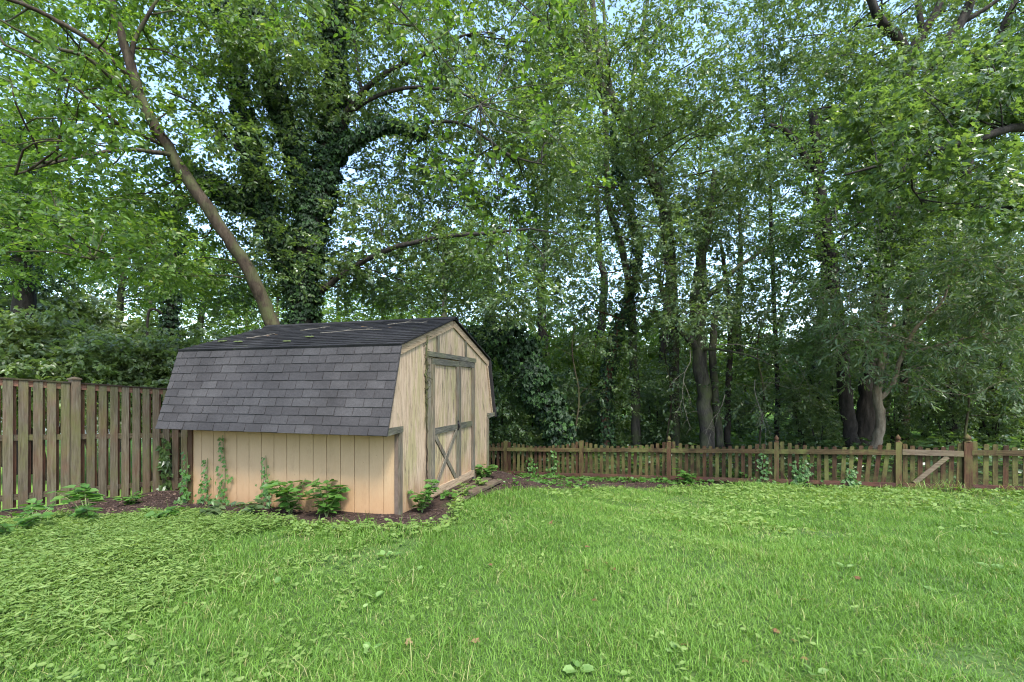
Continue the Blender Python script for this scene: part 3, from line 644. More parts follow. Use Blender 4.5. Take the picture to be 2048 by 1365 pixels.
# roof litter
def twig(p0, d, L, r, mb, depth=1, g=-.1):
    pts = [np.array(p0, float)]; d = np.array(d, float)
    for i in range(5):
        d = unit(d + rng.normal(size=3) * .22 + [0, 0, g]); pts.append(pts[-1] + d * L / 5)
        if depth and i > 0 and random.random() < .75: twig(pts[-1], unit(d + rng.normal(size=3) * .7), L * .45, r * .55, mb, depth - 1, g)
    mb.tube(pts, list(np.linspace(r, r * .35, 6)), 5)
for (x, s, L, lab) in ((-1.5, .45, .9, 'long bare twig fallen across the middle of the shed roof'), (-2.05, .62, .35, 'short bare twig lying near the ridge of the shed roof'), (-.75, .72, .6, 'forked bare twig fallen near the gable end of the shed roof'), (-2.6, .35, .3, 'small bent twig on the far end of the shed roof')):
    m = MB(); a = roofp(x, s, .035); ax = np.array([GX[0], GX[1], 0]); sl_ = unit(np.array([GY[0]*1.5, GY[1]*1.5, .485]))
    pts = [a + ax * L * t + sl_ * (.07 * math.sin(t * 5 + x) ) for t in np.linspace(0, 1, 7)]; m.tube(pts, list(np.linspace(.0045, .002, 7)), 5)
    for t in (1, 2, 4, 5): m.tube([pts[t], pts[t] + ax * .06 + sl_ * random.choice((-.08, .08)) + [0, 0, .01]], [.003, .0015], 4)
    tag(m.build('fallen_twig', BK_TWIG), lab, 'twig', 'twigs fallen on the shed roof')
v = []
for (x, s) in ((-2.55, .2), (-2.9, .25), (-1.55, .3), (-1.7, .15)):
    m = MB(); a = roofp(x, s, .018)
    for _ in range(14):
        b = a + np.array([GX[0], GX[1], 0]) * random.uniform(-.05, .05) + np.array([GY[0], GY[1], .32]) * random.uniform(-.018, .018); rr = random.uniform(.018, .026)
        m.tube([b, b + [0, 0, rr * .3], b + [0, 0, rr * .5]], [rr, rr * .8, rr * .2], 7, .2)
    tag(m.build('moss_clump', M_MOSS), 'small green moss clump growing on the dark upper shed roof', 'moss', 'moss clumps on the shed roof')
def fallen(p, sz, label, group, rn=.5, T=LOBE, nz=None):
    az = random.uniform(0, 6.28); n_ = np.array([[random.gauss(0, .3), random.gauss(0, .3), 1.]]) if nz is None else np.array([nz])
    v, f, r = leaves_mesh(T, np.array([p]), np.array([[math.cos(az), math.sin(az), .1]]), n_, np.array([sz]), np.array([rn]))
    tag(npmesh('fallen_leaf', v, f, LF_DEAD, rnd=r), label, 'leaf', group)
for (x, s) in ((-2.35, .38), (-2.25, .42), (-2.45, .30), (-1.0, .62), (-1.1, .66), (-.6, .55)):
    fallen(roofp(x, s, .03), .05, 'dry curled tan leaf lying on the shed roof', 'dry leaves on the shed roof', random.random(), LOBE, (GY[0] * -.3, GY[1] * -.3, 1))
def gp(px, py):
    """ground point seen in that direction"""
    Y = 2.0
    while Y < 30:
        if EYE - (py - HY) / F * Y <= H((px - CX) / F * Y, Y): break
        Y += .02
    x = (px - CX) / F * Y; return np.array([x, Y, float(H(x, Y))])
for (px, py, sz, rn) in ((1100, 1049, .10, .55), (972, 1026, .06, .9), (1177, 1098, .07, .4), (1225, 1148, .07, .3), (1180, 1147, .07, .35), (947, 1296, .07, .75), (812, 1292, .06, .9), (1185, 1206, .06, .2),
                         (1360, 1067, .06, .6), (1720, 1164, .06, .3), (1600, 1206, .08, .95), (1554, 1275, .07, .35), (1590, 1290, .05, .5), (1370, 1298, .06, .3), (985, 1135, .05, .2), (1495, 1330, .06, .4), (1205, 1130, .08, .3), (375, 1213, .06, .35), (1232, 974, .08, .35), (1615, 1330, .05, .5)):
    p = gp(px, py); p[2] += .022; fallen(p, sz * .8, 'curled orange brown dead leaf lying on the lawn', 'dead leaves on the lawn', rn)

# ================================================================= BOARD FENCE (left)
def board_fence():
    root = empty('board_fence', (B0[0], B0[1], float(H(*B0))), math.atan2(BD[1], BD[0]), 'tall weathered board fence with capped post left of the shed', 'fence')
    zt = lambda t: 1.59 - .08 * (t * BD[1]) - root.location.z      # local: x along the fence, -y to the yard
    t0, t1 = -1.9, 4.6
    def rail(a, b, dz, hgt, y0, y1, nm, mat):
        m = MB(); m.prism([(a, y0, zt(a) - dz), (b, y0, zt(b) - dz), (b, y0, zt(b) - dz + hgt), (a, y0, zt(a) - dz + hgt)], (0, y1 - y0, 0)); return m.build(nm, mat, root)
    posts = [-1.62, .767, 3.15]; segs = list(zip([t0] + posts, posts + [t1]))
    for a, b in segs:
        a += .055; b -= .055
        rail(a, b, .11, .085, -.02, .02, 'rail', W_TOP); rail(a, b, .86, .08, -.02, .02, 'rail', W_RAIL); rail(a, b, 1.68, .08, -.02, .02, 'rail', W_RAIL)
        rail(a - .05, b + .05, .022, .022, -.055, .055, 'cap_board', W_CAP)
    for p in posts:
        m = MB(); m.box((p - .05, -.075, zt(p) - 1.95), (p + .05, .035, zt(p) + .035)); o = m.build('post', W_BOARD, root)
        m = MB(); z = zt(p) + .0355; m.add([(p-.065,-.09,z),(p+.065,-.09,z),(p+.065,.05,z),(p-.065,.05,z),(p-.065,-.09,z+.018),(p+.065,-.09,z+.018),(p+.065,.05,z+.018),(p-.065,.05,z+.018),(p,-.02,z+.05)],
              [(0,3,2,1),(0,1,5,4),(1,2,6,5),(2,3,7,6),(3,0,4,7),(4,5,8),(5,6,8),(6,7,8),(7,4,8)]); m.build('post_cap', W_RAIL, o)
    pitch = .155; x = t0 + .02; i = 0
    while x < t1:
        if all(abs(x + .05 - p) > .10 for p in posts):
            tl = random.uniform(-.006, .006); m = MB(); z0 = zt(x) - 1.80 + random.uniform(-.015, .015); z1 = zt(x) - .03
            m.prism([(x, -.041, z0), (x + .098, -.041, z0), (x + .098 + tl, -.041, z1), (x + tl, -.041, z1)], (0, .018, 0)); m.build('board', W_BOARD, root)
        xb = x + .085
        m = MB(); z0 = zt(xb) - 1.80 + random.uniform(-.015, .015); m.prism([(xb, .021, z0), (xb + .071, .021, z0), (xb + .071, .021, zt(xb) - .10), (xb, .021, zt(xb) - .10)], (0, .018, 0)); m.build('back_board', W_BACK, root)
        x += pitch
board_fence()

# ================================================================= PICKET FENCE (back)
def fz(s):  # ground under the picket fence at distance s
    return -(.88 - .055 * (F0[0] + FD[0] * s))
def fp(s, out, dz):  # out: towards the yard
    return np.array([F0[0] + FD[0]*s - FN[0]*out, F0[1] + FD[1]*s - FN[1]*out, fz(s) + dz])
def fbox(m, s0, s1, o0, o1, z0, z1, z0b=None, z1b=None):
    a = [fp(s0, o0, z0), fp(s1, o0, z0 if z0b is None else z0b), fp(s1, o1, z0 if z0b is None else z0b), fp(s0, o1, z0), fp(s0, o0, z1), fp(s1, o0, z1 if z1b is None else z1b), fp(s1, o1, z1 if z1b is None else z1b), fp(s0, o1, z1)]
    m.add(a, [(0,3,2,1),(4,5,6,7),(0,1,5,4),(1,2,6,5),(2,3,7,6),(3,0,4,7)], random.random())
FROOT = empty('picket_fence', (F0[0], F0[1], fz(0)), 0, 'low mossy scalloped picket fence along the edge of the woods', 'fence')
BAY = 2.07
def spos(px): u = (px - CX) / F; return (u * F0[1] - F0[0]) / (FD[0] - u * FD[1])
posts = [(-BAY, 0), (0, 0), (spos(1163), 0), (spos(1338), 1), (spos(1553), 2), (spos(1796), 2)]
GATE_R = spos(1935); posts += [(GATE_R, 3), (GATE_R + BAY, 2), (GATE_R + 2 * BAY, 2)]
def picket(s, top, lean, parent, mat=None, bot=.0):
    m = MB(); w2 = .036; c = .01; pts = [(-w2, bot), (w2, bot), (w2, top - c * 1.5), (w2 - c, top), (-w2 + c, top), (-w2, top - c * 1.5)]
    bw = []
    for (a, z) in pts: bw.append(fp(s + a + lean * z, .0, z))
    m.prism(bw, -np.array([FN[0], FN[1], 0]) * -.018, random.random()); m.build('picket', mat or W_PICK, parent, True)
for i, (s, kind) in enumerate(posts):
    m = MB(); hw = .045 if kind != 3 else .058; hp = .93 if kind == 0 else .90
    fbox(m, s - hw, s + hw, -.05, .05, -.12, hp)
    o = m.build('post', W_POST, FROOT, True)
    if kind == 0 and s < .5:  pass
    if kind:
        f = MB(); c = fp(s, 0, hp); rr = hw * .95
        def ring(z, r): return c + np.array([0, 0, z]), r
        pr = [ring(.001, rr * 1.1), ring(.018, rr * 1.1), ring(.022, rr * .62), ring(.035, rr * .6), ring(.045, rr * .95), ring(.075, rr * 1.08), ring(.10, rr * .8), ring(.125, rr * .4), ring(.145, rr * .06)]
        f.tube([p for p, _ in pr], [r for _, r in pr], 10); f.build('post_finial', W_POST, o, True, True)
# upper and lower rails, pickets
for i in range(len(posts) - 1):
    a, b = posts[i][0] + .047, posts[i+1][0] - .047
    if i == 5: continue      # the gate
    m = MB(); fbox(m, a, b, .019, .055, .665, .755, .665 + random.uniform(-.015, .01), .755); m.build('rail', W_PRAIL, FROOT, True)
    m = MB(); fbox(m, a, b, .019, .05, .06, .14, .05, .13); m.build('rail', W_RRAIL, FROOT, True)
    n = max(2, round((b - a) / .128)); 
    for k in range(n):
        t = (k + .5) / n; s = a + (b - a) * t
        if s < -.75 or s > GATE_R + 2.3: continue
        top_ = .80 + .115 * (abs(2 * t - 1) ** 2.2) + random.uniform(-.012, .012)
        lean = random.uniform(-.02, .02) + (.30 * max(0, (t - .45)) if i == 4 else 0)
        picket(s, top_, lean, FROOT, bot=random.uniform(-.04, .02))
def gate():
    g = empty('picket_gate', tuple(fp(posts[5][0], 0, 0)), 0, 'picket gate with pale top rail and diagonal brace', 'gate')
    a, b = posts[5][0] + .055, GATE_R - .068
    m = MB(); fbox(m, a, b, .019, .058, .665, .765, .64, .74); m.build('rail', W_GATE, g, True)
    m = MB(); fbox(m, a, b, .019, .052, .03, .13, .03, .13); m.build('rail', W_RRAIL, g, True)
    # brace
    p0 = fp(a + .18, .0195, .14); p1 = fp(b - .22, .0195, .635); d = p1 - p0; up = np.cross(unit(d), np.array([FN[0], FN[1], 0])); up = up / np.linalg.norm(up) * .075
    m = MB(); m.obox(p0 - up / 2, d, up, -np.array([FN[0], FN[1], 0]) * .03); m.build('brace', W_GATE, g, True)
    n = 8
    for k in range(n):
        t = (k + .5) / n; picket(a + (b - a) * t, .79 + .10 * abs(2 * t - 1) ** 2 + random.uniform(-.01, .01), random.uniform(-.015, .015) + (.02 if t > .5 else 0), g, bot=.0)
gate()
# ================================================================= TREES
def PP(*a): return [P(*q) for q in a]
def gbase(p): return (p[0], p[1], float(H(p[0], p[1])))
def stem(*pts):
    """trunk points; the first goes down to the ground"""
    q = PP(*pts); b = q[0].copy(); b[2] = float(H(b[0], b[1])) - .15
    return [b] + q
# ---- leaning tree behind the shed
T = [stem((556, 700, 9.5), (540, 640, 9.4), (500, 545, 9.2), (430, 440, 8.9), (345, 310, 8.6), (290, 215, 8.4), (262, 130, 8.2), (222, 0, 8.0), (190, -160, 7.8)),]
tree('leaning_tree', 'slender bare brown trunk leaning out over the shed from behind it', 'tree',
     [(T[0], [.17, .15, .135, .12, .11, .095, .085, .075, .06, .04]),
      (PP((262, 130, 8.2), (272, 75, 8.2), (312, 5, 8.2), (350, -60, 8.2)), [.045, .035, .025, .015]),
      (PP((258, 150, 8.2), (170, 75, 7.8), (60, 15, 7.4), (-20, -10, 7.0)), [.05, .038, .03, .02]),
      (PP((285, 215, 8.4), (180, 120, 7.7), (90, 90, 7.2), (0, 40, 6.8)), [.045, .03, .022, .012]),
      (PP((330, 290, 8.6), (240, 250, 8.0), (120, 150, 7.3), (10, 90, 6.9)), [.04, .03, .02, .012]),
      (PP((345, 310, 8.6), (250, 300, 7.7), (130, 320, 6.8), (30, 350, 6.2)), [.045, .03, .022, .012]),
      (PP((250, 520, 7.6), (200, 515, 7.6), (185, 520, 7.6)), [.02, .015, .01])],
     field(-60, 470, -60, 560, 8.3, 11.0, 9, 10, 52, .8, holes=[(415, 330, 55, 45), (190, 510, 45, 40)]) + field(-60, 250, -40, 540, 5.5, 8, 5, 8, 42, .36) + field(-40, 330, 430, 560, 6.5, 9, 5, 2, 50, .5), BK_BROWN, LF_BRIGHT, gbase(T[0][0]), dens=62, L=.5, m=13, size=.085, limb_r=.022)
# ---- ivy covered tree
T = stem((604, 700, 10.4), (604, 640, 10.4), (608, 560, 10.4), (620, 480, 10.4), (632, 410, 10.4))
lb = [(T, [.24, .22, .20, .21, .20, .17], True),
      (PP((606, 600, 10.4), (560, 490, 10.3), (520, 400, 10.2), (505, 300, 10.1), (480, 200, 10.0), (468, 110, 9.9), (440, 0, 9.8)), [.10, .10, .09, .07, .05, .04, .03], True),
      (PP((620, 470, 10.4), (600, 330, 10.3), (565, 230, 10.3), (522, 110, 10.2), (500, -20, 10.2), (480, -150, 10)), [.13, .11, .09, .08, .06, .05], True),
      (PP((632, 410, 10.4), (655, 330, 10.4), (665, 240, 10.4), (672, 150, 10.4), (664, 60, 10.4), (700, -60, 10.4)), [.19, .16, .13, .11, .09, .07], True),
      (PP((525, 410, 10.2), (460, 395, 10.0), (400, 355, 9.8), (340, 330, 9.6)), [.10, .08, .05, .02], True),
      (PP((655, 320, 10.4), (695, 292, 10.2), (735, 265, 10.0), (790, 250, 9.8), (850, 268, 9.7)), [.06, .045, .03, .012, .005], True),
      (PP((640, 585, 10.4), (700, 540, 10.1), (780, 498, 9.8), (880, 475, 9.5), (970, 467, 9.2), (1060, 458, 9.0)), [.07, .055, .05, .042, .032, .018]),
      (PP((668, 290, 10.4), (705, 210, 10.3), (760, 155, 10.2), (850, 108, 10.1), (930, 70, 10.0)), [.08, .07, .055, .04, .02]),
      (PP((700, 225, 10.3), (760, 190, 10.0), (835, 175, 9.8), (930, 190, 9.5), (1010, 235, 9.2)), [.05, .04, .032, .024, .014]),
      (PP((722, 180, 10.3), (712, 110, 10.3), (704, 20, 10.3), (700, -40, 10.3)), [.035, .03, .026, .02]),
      (PP((520, 355, 10.2), (440, 260, 9.6), (390, 210, 9.2), (335, 185, 8.9)), [.035, .028, .02, .012]),
      (PP((850, 245, 9.8), (930, 250, 9.5), (1020, 310, 9.2), (1090, 330, 9.0)), [.035, .03, .02, .012])]
tree('ivy_covered_tree', 'big forked tree whose trunk is thickly wrapped in dark ivy', 'tree', lb,
     field(440, 1150, -60, 640, 9.0, 13.5, 13, 11, 58, .85, holes=[(420, 330, 45, 35), (600, 590, 70, 60)]), BK_DARK, LF_MID, gbase(T[0]), dens=56, ivyd=(900, .17, .07), L=.5, m=13, size=.082, limb_r=.022)
# ---- beech with its trunk outside the picture, its low twigs hang into view
T = [np.array([-3.6, -1.2, -.1]), np.array([-3.5, -1.1, 2.5]), np.array([-3.0, -.6, 5.0]), np.array([-2.2, .6, 6.8]), np.array([-1.0, 2.4, 7.3])]
tree('overhanging_beech', 'large leaved pale green branch hanging into the top of the picture', 'tree',
     [(T, [.25, .22, .18, .12, .07]), ([T[3], np.array([-1.2, 3.2, 5.6]), P(900, -90, 5.0), P(1010, -20, 5.0), P(1100, 60, 4.9)], [.08, .04, .018, .010, .005]), ([T[3], np.array([-1.8, 3.4, 5.2]), P(640, -120, 4.9), P(800, 20, 5.0), P(960, 210, 5.2)], [.07, .03, .014, .009, .004])],
     field(520, 1150, -60, 100, 4.4, 5.6, 7, 3, 50, .75) + field(820, 1200, 150, 480, 4.8, 6.6, 5, 4, 42, .5) + field(0, 520, 60, 460, 5, 6.5, 6, 4, 40, .35), BK_GREY, LF_BRIGHT, (-3.6, -1.2, 0), dens=42, L=.5, m=10, size=.078, limb_r=.012, sub=2)
# ---- ivy arch
root = empty('ivy_mound', gbase(P(1040, 880, 13.6)), 0, 'dark ivy thicket arching down to the picket fence beside the shed', 'ivy thicket')
sp, srr = smooth_path(PP((950, 880, 13.8), (945, 760, 13.8), (955, 690, 13.7), (1000, 668, 13.6), (1040, 715, 13.5), (1070, 770, 13.5), (1100, 820, 13.4), (1125, 885, 13.4)), [.3, .36, .36, .34, .32, .30, .26, .2], 5, .2)
mb = MB(); mb.tube(sp, [r * .22 for r in srr], 7, .1); mb.build('stem', BK_DARK, root, True, True)
v, f, r = ivy([(sp, srr)], 420, .25, .11); npmesh('ivy', v, f, LF_IVY, root, r, True)
lv, tw = sprays(field(965, 1060, 740, 900, 13.3, 14.2, 4, 5, 26, 1), 75, L=.4, m=11, size=.085, droop=.5); crown_mesh('crown', lv, tw, LF_DARK, BK_DARK, root, True)
# ---- trees along the picket fence, left to right
T = stem((1212, 890, 14.6), (1210, 820, 14.6), (1220, 730, 14.5), (1240, 650, 14.4), (1262, 590, 14.3), (1275, 500, 14.2), (1262, 420, 14.2), (1235, 330, 14.1), (1225, 240, 14.0))
tree('ivy_wrapped_tree', 'thin leaning trunk with reddish bark and dark ivy behind the fence', 'tree', [(T, [.17, .15, .14, .13, .12, .10, .07, .04, .02, .008], True)],
     field(1120, 1380, 380, 640, 13, 15.5, 5, 4, 45, .8), BK_RED, LF_MID, gbase(T[0]), dens=34, ivyd=(300, .13, .09), L=.5, size=.09)
T = stem((1272, 890, 15.6), (1272, 800, 15.6), (1266, 700, 15.6), (1262, 600, 15.6), (1240, 480, 15.6), (1215, 400, 15.4), (1212, 250, 15.2), (1200, 120, 15))
tree('straight_tree', 'straight grey brown trunk standing behind the ivy wrapped one', 'tree', [(T, [.18, .165, .15, .14, .12, .11, .10, .09, .07])],
     field(1060, 1330, 60, 420, 13.5, 17, 5, 6, 52, .45, holes=[(1250, 160, 55, 70), (1150, 240, 40, 40)]), BK_GREY, LF_MID, gbase(T[0]), dens=44, L=.6, size=.10)
T = stem((1412, 900, 14.0), (1412, 840, 14.0), (1402, 740, 14.0), (1398, 680, 14.0), (1392, 600, 13.9), (1402, 520, 13.8), (1420, 440, 13.8), (1430, 340, 13.7))
tree('twin_forked_oak', 'broad rough trunk with a crooked limb, tallest between two fence posts', 'tree',
     [(T, [.26, .22, .20, .20, .19, .16, .14, .11, .07]),
      (PP((1398, 700, 14.0), (1365, 665, 13.8), (1345, 640, 13.6), (1330, 600, 13.5), (1318, 560, 13.4)), [.12, .10, .09, .08, .05]),
      (PP((1440, 895, 14.2), (1432, 800, 14.2), (1425, 700, 14.2), (1432, 620, 14.2)), [.12, .11, .11, .09]),
      (PP((1400, 700, 14.0), (1440, 700, 13.3), (1500, 712, 12.6), (1560, 740, 12.2)), [.05, .035, .025, .012]),
      (PP((1400, 610, 13.9), (1470, 540, 13.6), (1560, 480, 13.3)), [.09, .06, .03])],
     field(1290, 1560, 300, 640, 11.5, 14.5, 6, 6, 52, .8, holes=[(1530, 400, 50, 45), (1560, 590, 40, 60)]), BK_GREY, LF_GREY, gbase(T[0]), dens=38, L=.55, size=.088)
T = stem((1350, 880, 15.2), (1345, 600, 15.0), (1335, 450, 14.6), (1305, 355, 14.2), (1270, 280, 13.9), (1235, 220, 13.6), (1190, 150, 13.2), (1172, 60, 13.0), (1160, -60, 12.8))
tree('high_leaning_tree', 'tall mottled trunk leaning left high above the picket fence', 'tree',
     [(T, [.17, .16, .16, .16, .17, .18, .17, .14, .12, .10]),
      (PP((1255, 250, 13.8), (1210, 160, 13.6), (1190, 60, 13.4), (1180, -60, 13.3)), [.12, .10, .08, .06]),
      (PP((1210, 190, 13.5), (1160, 130, 13.2), (1120, 60, 13.0), (1090, -30, 12.8)), [.12, .11, .10, .08]),
      (PP((1265, 270, 13.9), (1262, 190, 13.8), (1280, 90, 13.7), (1300, -20, 13.7)), [.07, .06, .05, .04]),
      (PP((1262, 195, 13.8), (1290, 130, 13.8), (1315, 60, 13.8), (1318, 40, 13.8)), [.05, .04, .03, .02]),
      (PP((1225, 200, 13.5), (1212, 90, 13.4), (1205, -30, 13.3)), [.05, .045, .04])],
     field(1060, 1460, -60, 330, 10.5, 14, 8, 6, 55, .72, holes=[(1230, 120, 35, 60), (1100, 130, 35, 45), (1250, 160, 25, 25), (1180, 220, 35, 25)]), BK_GREY, LF_MID, gbase(T[0]), dens=46, L=.55, size=.088)
T = stem((1456, 893, 15.0), (1455, 800, 15.0), (1460, 700, 15.0), (1458, 600, 15.0), (1440, 480, 15.0))
tree('slim_tree', 'slim dark trunk rising just beside the broad rough trunk', 'tree', [(T, [.11, .10, .09, .09, .07, .05])], field(1420, 1560, 560, 760, 14, 16, 3, 3, 38, .6), BK_DARK, LF_MID, gbase(T[0]), dens=44, L=.5, size=.10)
T = stem((1552, 890, 16.5), (1555, 780, 16.5), (1550, 660, 16.5), (1545, 540, 16.5), (1540, 380, 16.5), (1530, 200, 16.4), (1526, 90, 16.4), (1530, -60, 16.4))
tree('thin_tree', 'thin straight trunk before the bright opening in the woods', 'tree', [(T, [.10, .09, .08, .07, .07, .06, .045, .03, .015]), (PP((1550, 660, 16.5), (1590, 560, 16.5), (1600, 480, 16.5)), [.04, .03, .02])],
     field(1440, 1660, 180, 700, 14, 17, 4, 8, 46, .5, holes=[(1530, 400, 50, 50), (1560, 600, 45, 60), (1560, 640, 40, 30)]), BK_DARK, LF_MID, gbase(T[0]), dens=42, L=.55, size=.10)
T = stem((1706, 900, 13.2), (1700, 850, 13.2), (1688, 780, 13.2), (1684, 700, 13.2), (1672, 600, 13.1), (1655, 480, 13.0), (1640, 360, 12.9), (1625, 220, 12.8))
tree('dark_trunk_tree', 'thick dark trunk leaning slightly left behind the leaning pickets', 'tree',
     [(T, [.22, .19, .17, .17, .16, .15, .14, .12, .10]), (PP((1655, 440, 13.0), (1690, 390, 12.6), (1740, 340, 12.0), (1800, 320, 11.5)), [.10, .09, .07, .04]), (PP((1640, 360, 12.9), (1580, 270, 12.7), (1540, 250, 12.4)), [.09, .07, .04])],
     field(1560, 1800, 180, 700, 11, 14, 6, 9, 50, .8, holes=[(1560, 380, 35, 40), (1575, 610, 35, 60)]), BK_DARK, LF_DARK, gbase(T[0]), dens=38, L=.5, size=.085)
T = stem((1728, 900, 13.8), (1735, 820, 13.8), (1742, 740, 13.8), (1755, 640, 13.8), (1770, 520, 13.8), (1790, 380, 13.6), (1808, 240, 13.5), (1815, 170, 13.4), (1822, 100, 13.3))
tree('forked_oak', 'dark trunk splitting into black crooked limbs against the sky', 'tree',
     [(T, [.30, .27, .25, .24, .22, .21, .20, .19, .18, .16]),
      (PP((1820, 120, 13.3), (1795, 75, 13.2), (1760, 40, 13.0), (1738, -10, 12.9), (1700, -80, 12.8)), [.13, .12, .11, .09, .06]),
      (PP((1820, 110, 13.3), (1850, 60, 13.3), (1880, 10, 13.3), (1900, -60, 13.2)), [.14, .12, .10, .08]),
      (PP((1845, 80, 13.3), (1838, 20, 13.4), (1835, -40, 13.4)), [.08, .07, .05]),
      (PP((1808, 270, 13.5), (1850, 160, 13.0), (1905, 70, 12.8), (1935, 20, 12.7), (1960, -60, 12.5)), [.16, .14, .13, .11, .09]),
      (PP((1915, 50, 12.8), (1960, 25, 12.6), (2010, -10, 12.4)), [.07, .06, .04])],
     field(1640, 1960, -60, 330, 11.5, 15, 7, 6, 52, .6, holes=[(1790, 20, 30, 30), (1860, 90, 25, 30)]) + field(1440, 1720, -80, 160, 13, 16, 6, 4, 55, .7) + field(1720, 1920, 330, 560, 12.5, 15, 4, 4, 50, .8), BK_DARK, LF_MID, gbase(T[0]), dens=48, L=.55, size=.088)
T = stem((1745, 905, 12.0), (1762, 855, 11.9), (1754, 790, 11.9), (1760, 740, 11.9), (1772, 690, 11.8), (1790, 650, 11.6))
tree('pale_sapling', 'pale smooth sapling trunk bowing over the top of the picket fence', 'tree',
     [(T, [.13, .12, .105, .10, .085, .06, .04]), (PP((1758, 800, 11.9), (1785, 770, 11.8), (1800, 720, 11.7), (1830, 660, 11.5), (1880, 610, 11.2), (1900, 560, 11.0)), [.06, .055, .05, .045, .03, .015]),
      (PP((1805, 710, 11.7), (1880, 690, 11.2), (1960, 670, 10.7)), [.035, .028, .015]), (PP((1780, 700, 11.8), (1720, 680, 11.4), (1660, 690, 11.0)), [.03, .022, .012])],
     field(1600, 2080, 560, 770, 9.6, 12, 10, 4, 44, .85, holes=[(1745, 790, 50, 60)]) + field(1860, 2080, 480, 620, 9, 11.5, 4, 3, 50, .9), BK_PALE, LF_GREY, gbase(T[0]), dens=30, L=.55, m=12, size=.135, T=LEAFN, droop=.45, limb_r=.014)
T = stem((1812, 890, 15.5), (1810, 820, 15.5), (1808, 740, 15.5), (1815, 600, 15.5), (1820, 480, 15.5), (1830, 360, 15.5))
tree('brown_trunk_tree', 'upright reddish brown trunk standing behind the pale sapling', 'tree', [(T, [.13, .12, .12, .11, .11, .10, .08])], field(1740, 1900, 420, 700, 14.5, 17, 3, 4, 50, .7), BK_BROWN, LF_MID, gbase(T[0]), dens=30, L=.55, size=.10)
T = stem((1908, 895, 14.8), (1905, 800, 14.8), (1900, 700, 14.8), (1905, 560, 14.8), (1925, 400, 14.6), (1960, 200, 14.4), (1990, 100, 14.2), (2040, -20, 14))
tree('shaded_tree', 'dark shaded trunk standing behind the gate', 'tree', [(T, [.19, .17, .16, .16, .15, .15, .14, .12, .08]), (PP((1975, 160, 14.3), (2010, 110, 14), (2060, 60, 13.8)), [.08, .06, .04]), (PP((1985, 130, 14.3), (2030, 95, 14), (2080, 90, 13.8)), [.05, .04, .02])],
     field(1840, 2090, 300, 720, 12.5, 16, 5, 8, 52, .75, holes=[(1900, 335, 45, 50)]) + field(1900, 2120, -60, 200, 13, 16, 5, 4, 50, .55), BK_DARK, LF_DARK, gbase(T[0]), dens=36, L=.55, size=.095)
T = stem((1985, 905, 13.5), (1990, 820, 13.4), (2000, 740, 13.3), (2030, 650, 13.2))
tree('thin_brown_sapling', 'thin brown sapling behind the pickets on the far side of the gate', 'tree', [(T, [.05, .045, .04, .03, .015])], field(1940, 2090, 640, 830, 12.5, 15, 3, 4, 42, .7), BK_BROWN, LF_MID, gbase(T[0]), dens=34, L=.5, size=.09)
# oak with its trunk outside the picture; its long branch crosses the upper corner
T = [np.array([12.6, 7.2, -.7]), np.array([12.4, 7.2, 2]), np.array([12.0, 7.2, 4.5]), np.array([11.5, 7.4, 7]), np.array([11.2, 7.6, 9])]
tree('spreading_oak', 'near oak branch with glossy lobed leaves spreading across the upper corner', 'tree',
     [(T, [.32, .28, .25, .2, .12]), ([T[2], P(2100, 260, 7.6), P(1950, 280, 7.5), P(1800, 320, 7.6), P(1690, 350, 7.8)], [.10, .07, .05, .03, .015]), ([T[1] * .5 + T[2] * .5, P(2120, 400, 8.0), P(2000, 420, 8.2), P(1900, 400, 8.4)], [.09, .06, .04, .02]),
      (PP((1800, 320, 7.6), (1820, 370, 7.6), (1840, 400, 7.7)), [.02, .014, .008])],
     field(1690, 2120, 150, 430, 6.8, 9.0, 9, 5, 48, .92, holes=[(1870, 330, 35, 30), (1760, 180, 60, 30)]) + field(1900, 2120, 90, 200, 7, 9, 4, 2, 45, .9), BK_DARK, LF_BRIGHT if False else LF_MID, (12.6, 7.2, float(H(12.6, 7.2))), dens=58, L=.42, m=10, size=.095, T=LOBE, limb_r=.018)
# young saplings that veil the trunks behind the fence
for (px, Y, top, box, lab, lf) in ((1150, 13.9, 640, (1070, 1260, 560, 850, 13.4, 15.2, 5, 6), 'young leafy sapling between the ivy thicket and the ivy wrapped trunk', LF_MID),
        (1335, 14.6, 620, (1275, 1395, 600, 860, 14.2, 15.6, 4, 6), 'young leafy sapling just left of the broad rough trunk', LF_MID),
        (1520, 13.6, 640, (1440, 1640, 620, 850, 13.0, 15.0, 5, 5), 'young leafy sapling growing before the thin straight trunk', LF_GREY),
        (1930, 12.4, 620, (1830, 2080, 600, 850, 11.6, 13.2, 6, 5), 'young leafy sapling leaning over the gate', LF_GREY)):
    T = stem((px, 870, Y), (px + 8, 790, Y), (px - 6, 700, Y), (px + 5, top, Y))
    tree('young_sapling', lab, 'tree', [(T, [.035, .03, .025, .018, .008])], field(*box, 34, .62), BK_BROWN, lf, gbase(T[0]), dens=30, L=.45, size=.10, limb_r=.012, sub=2, droop=.35)
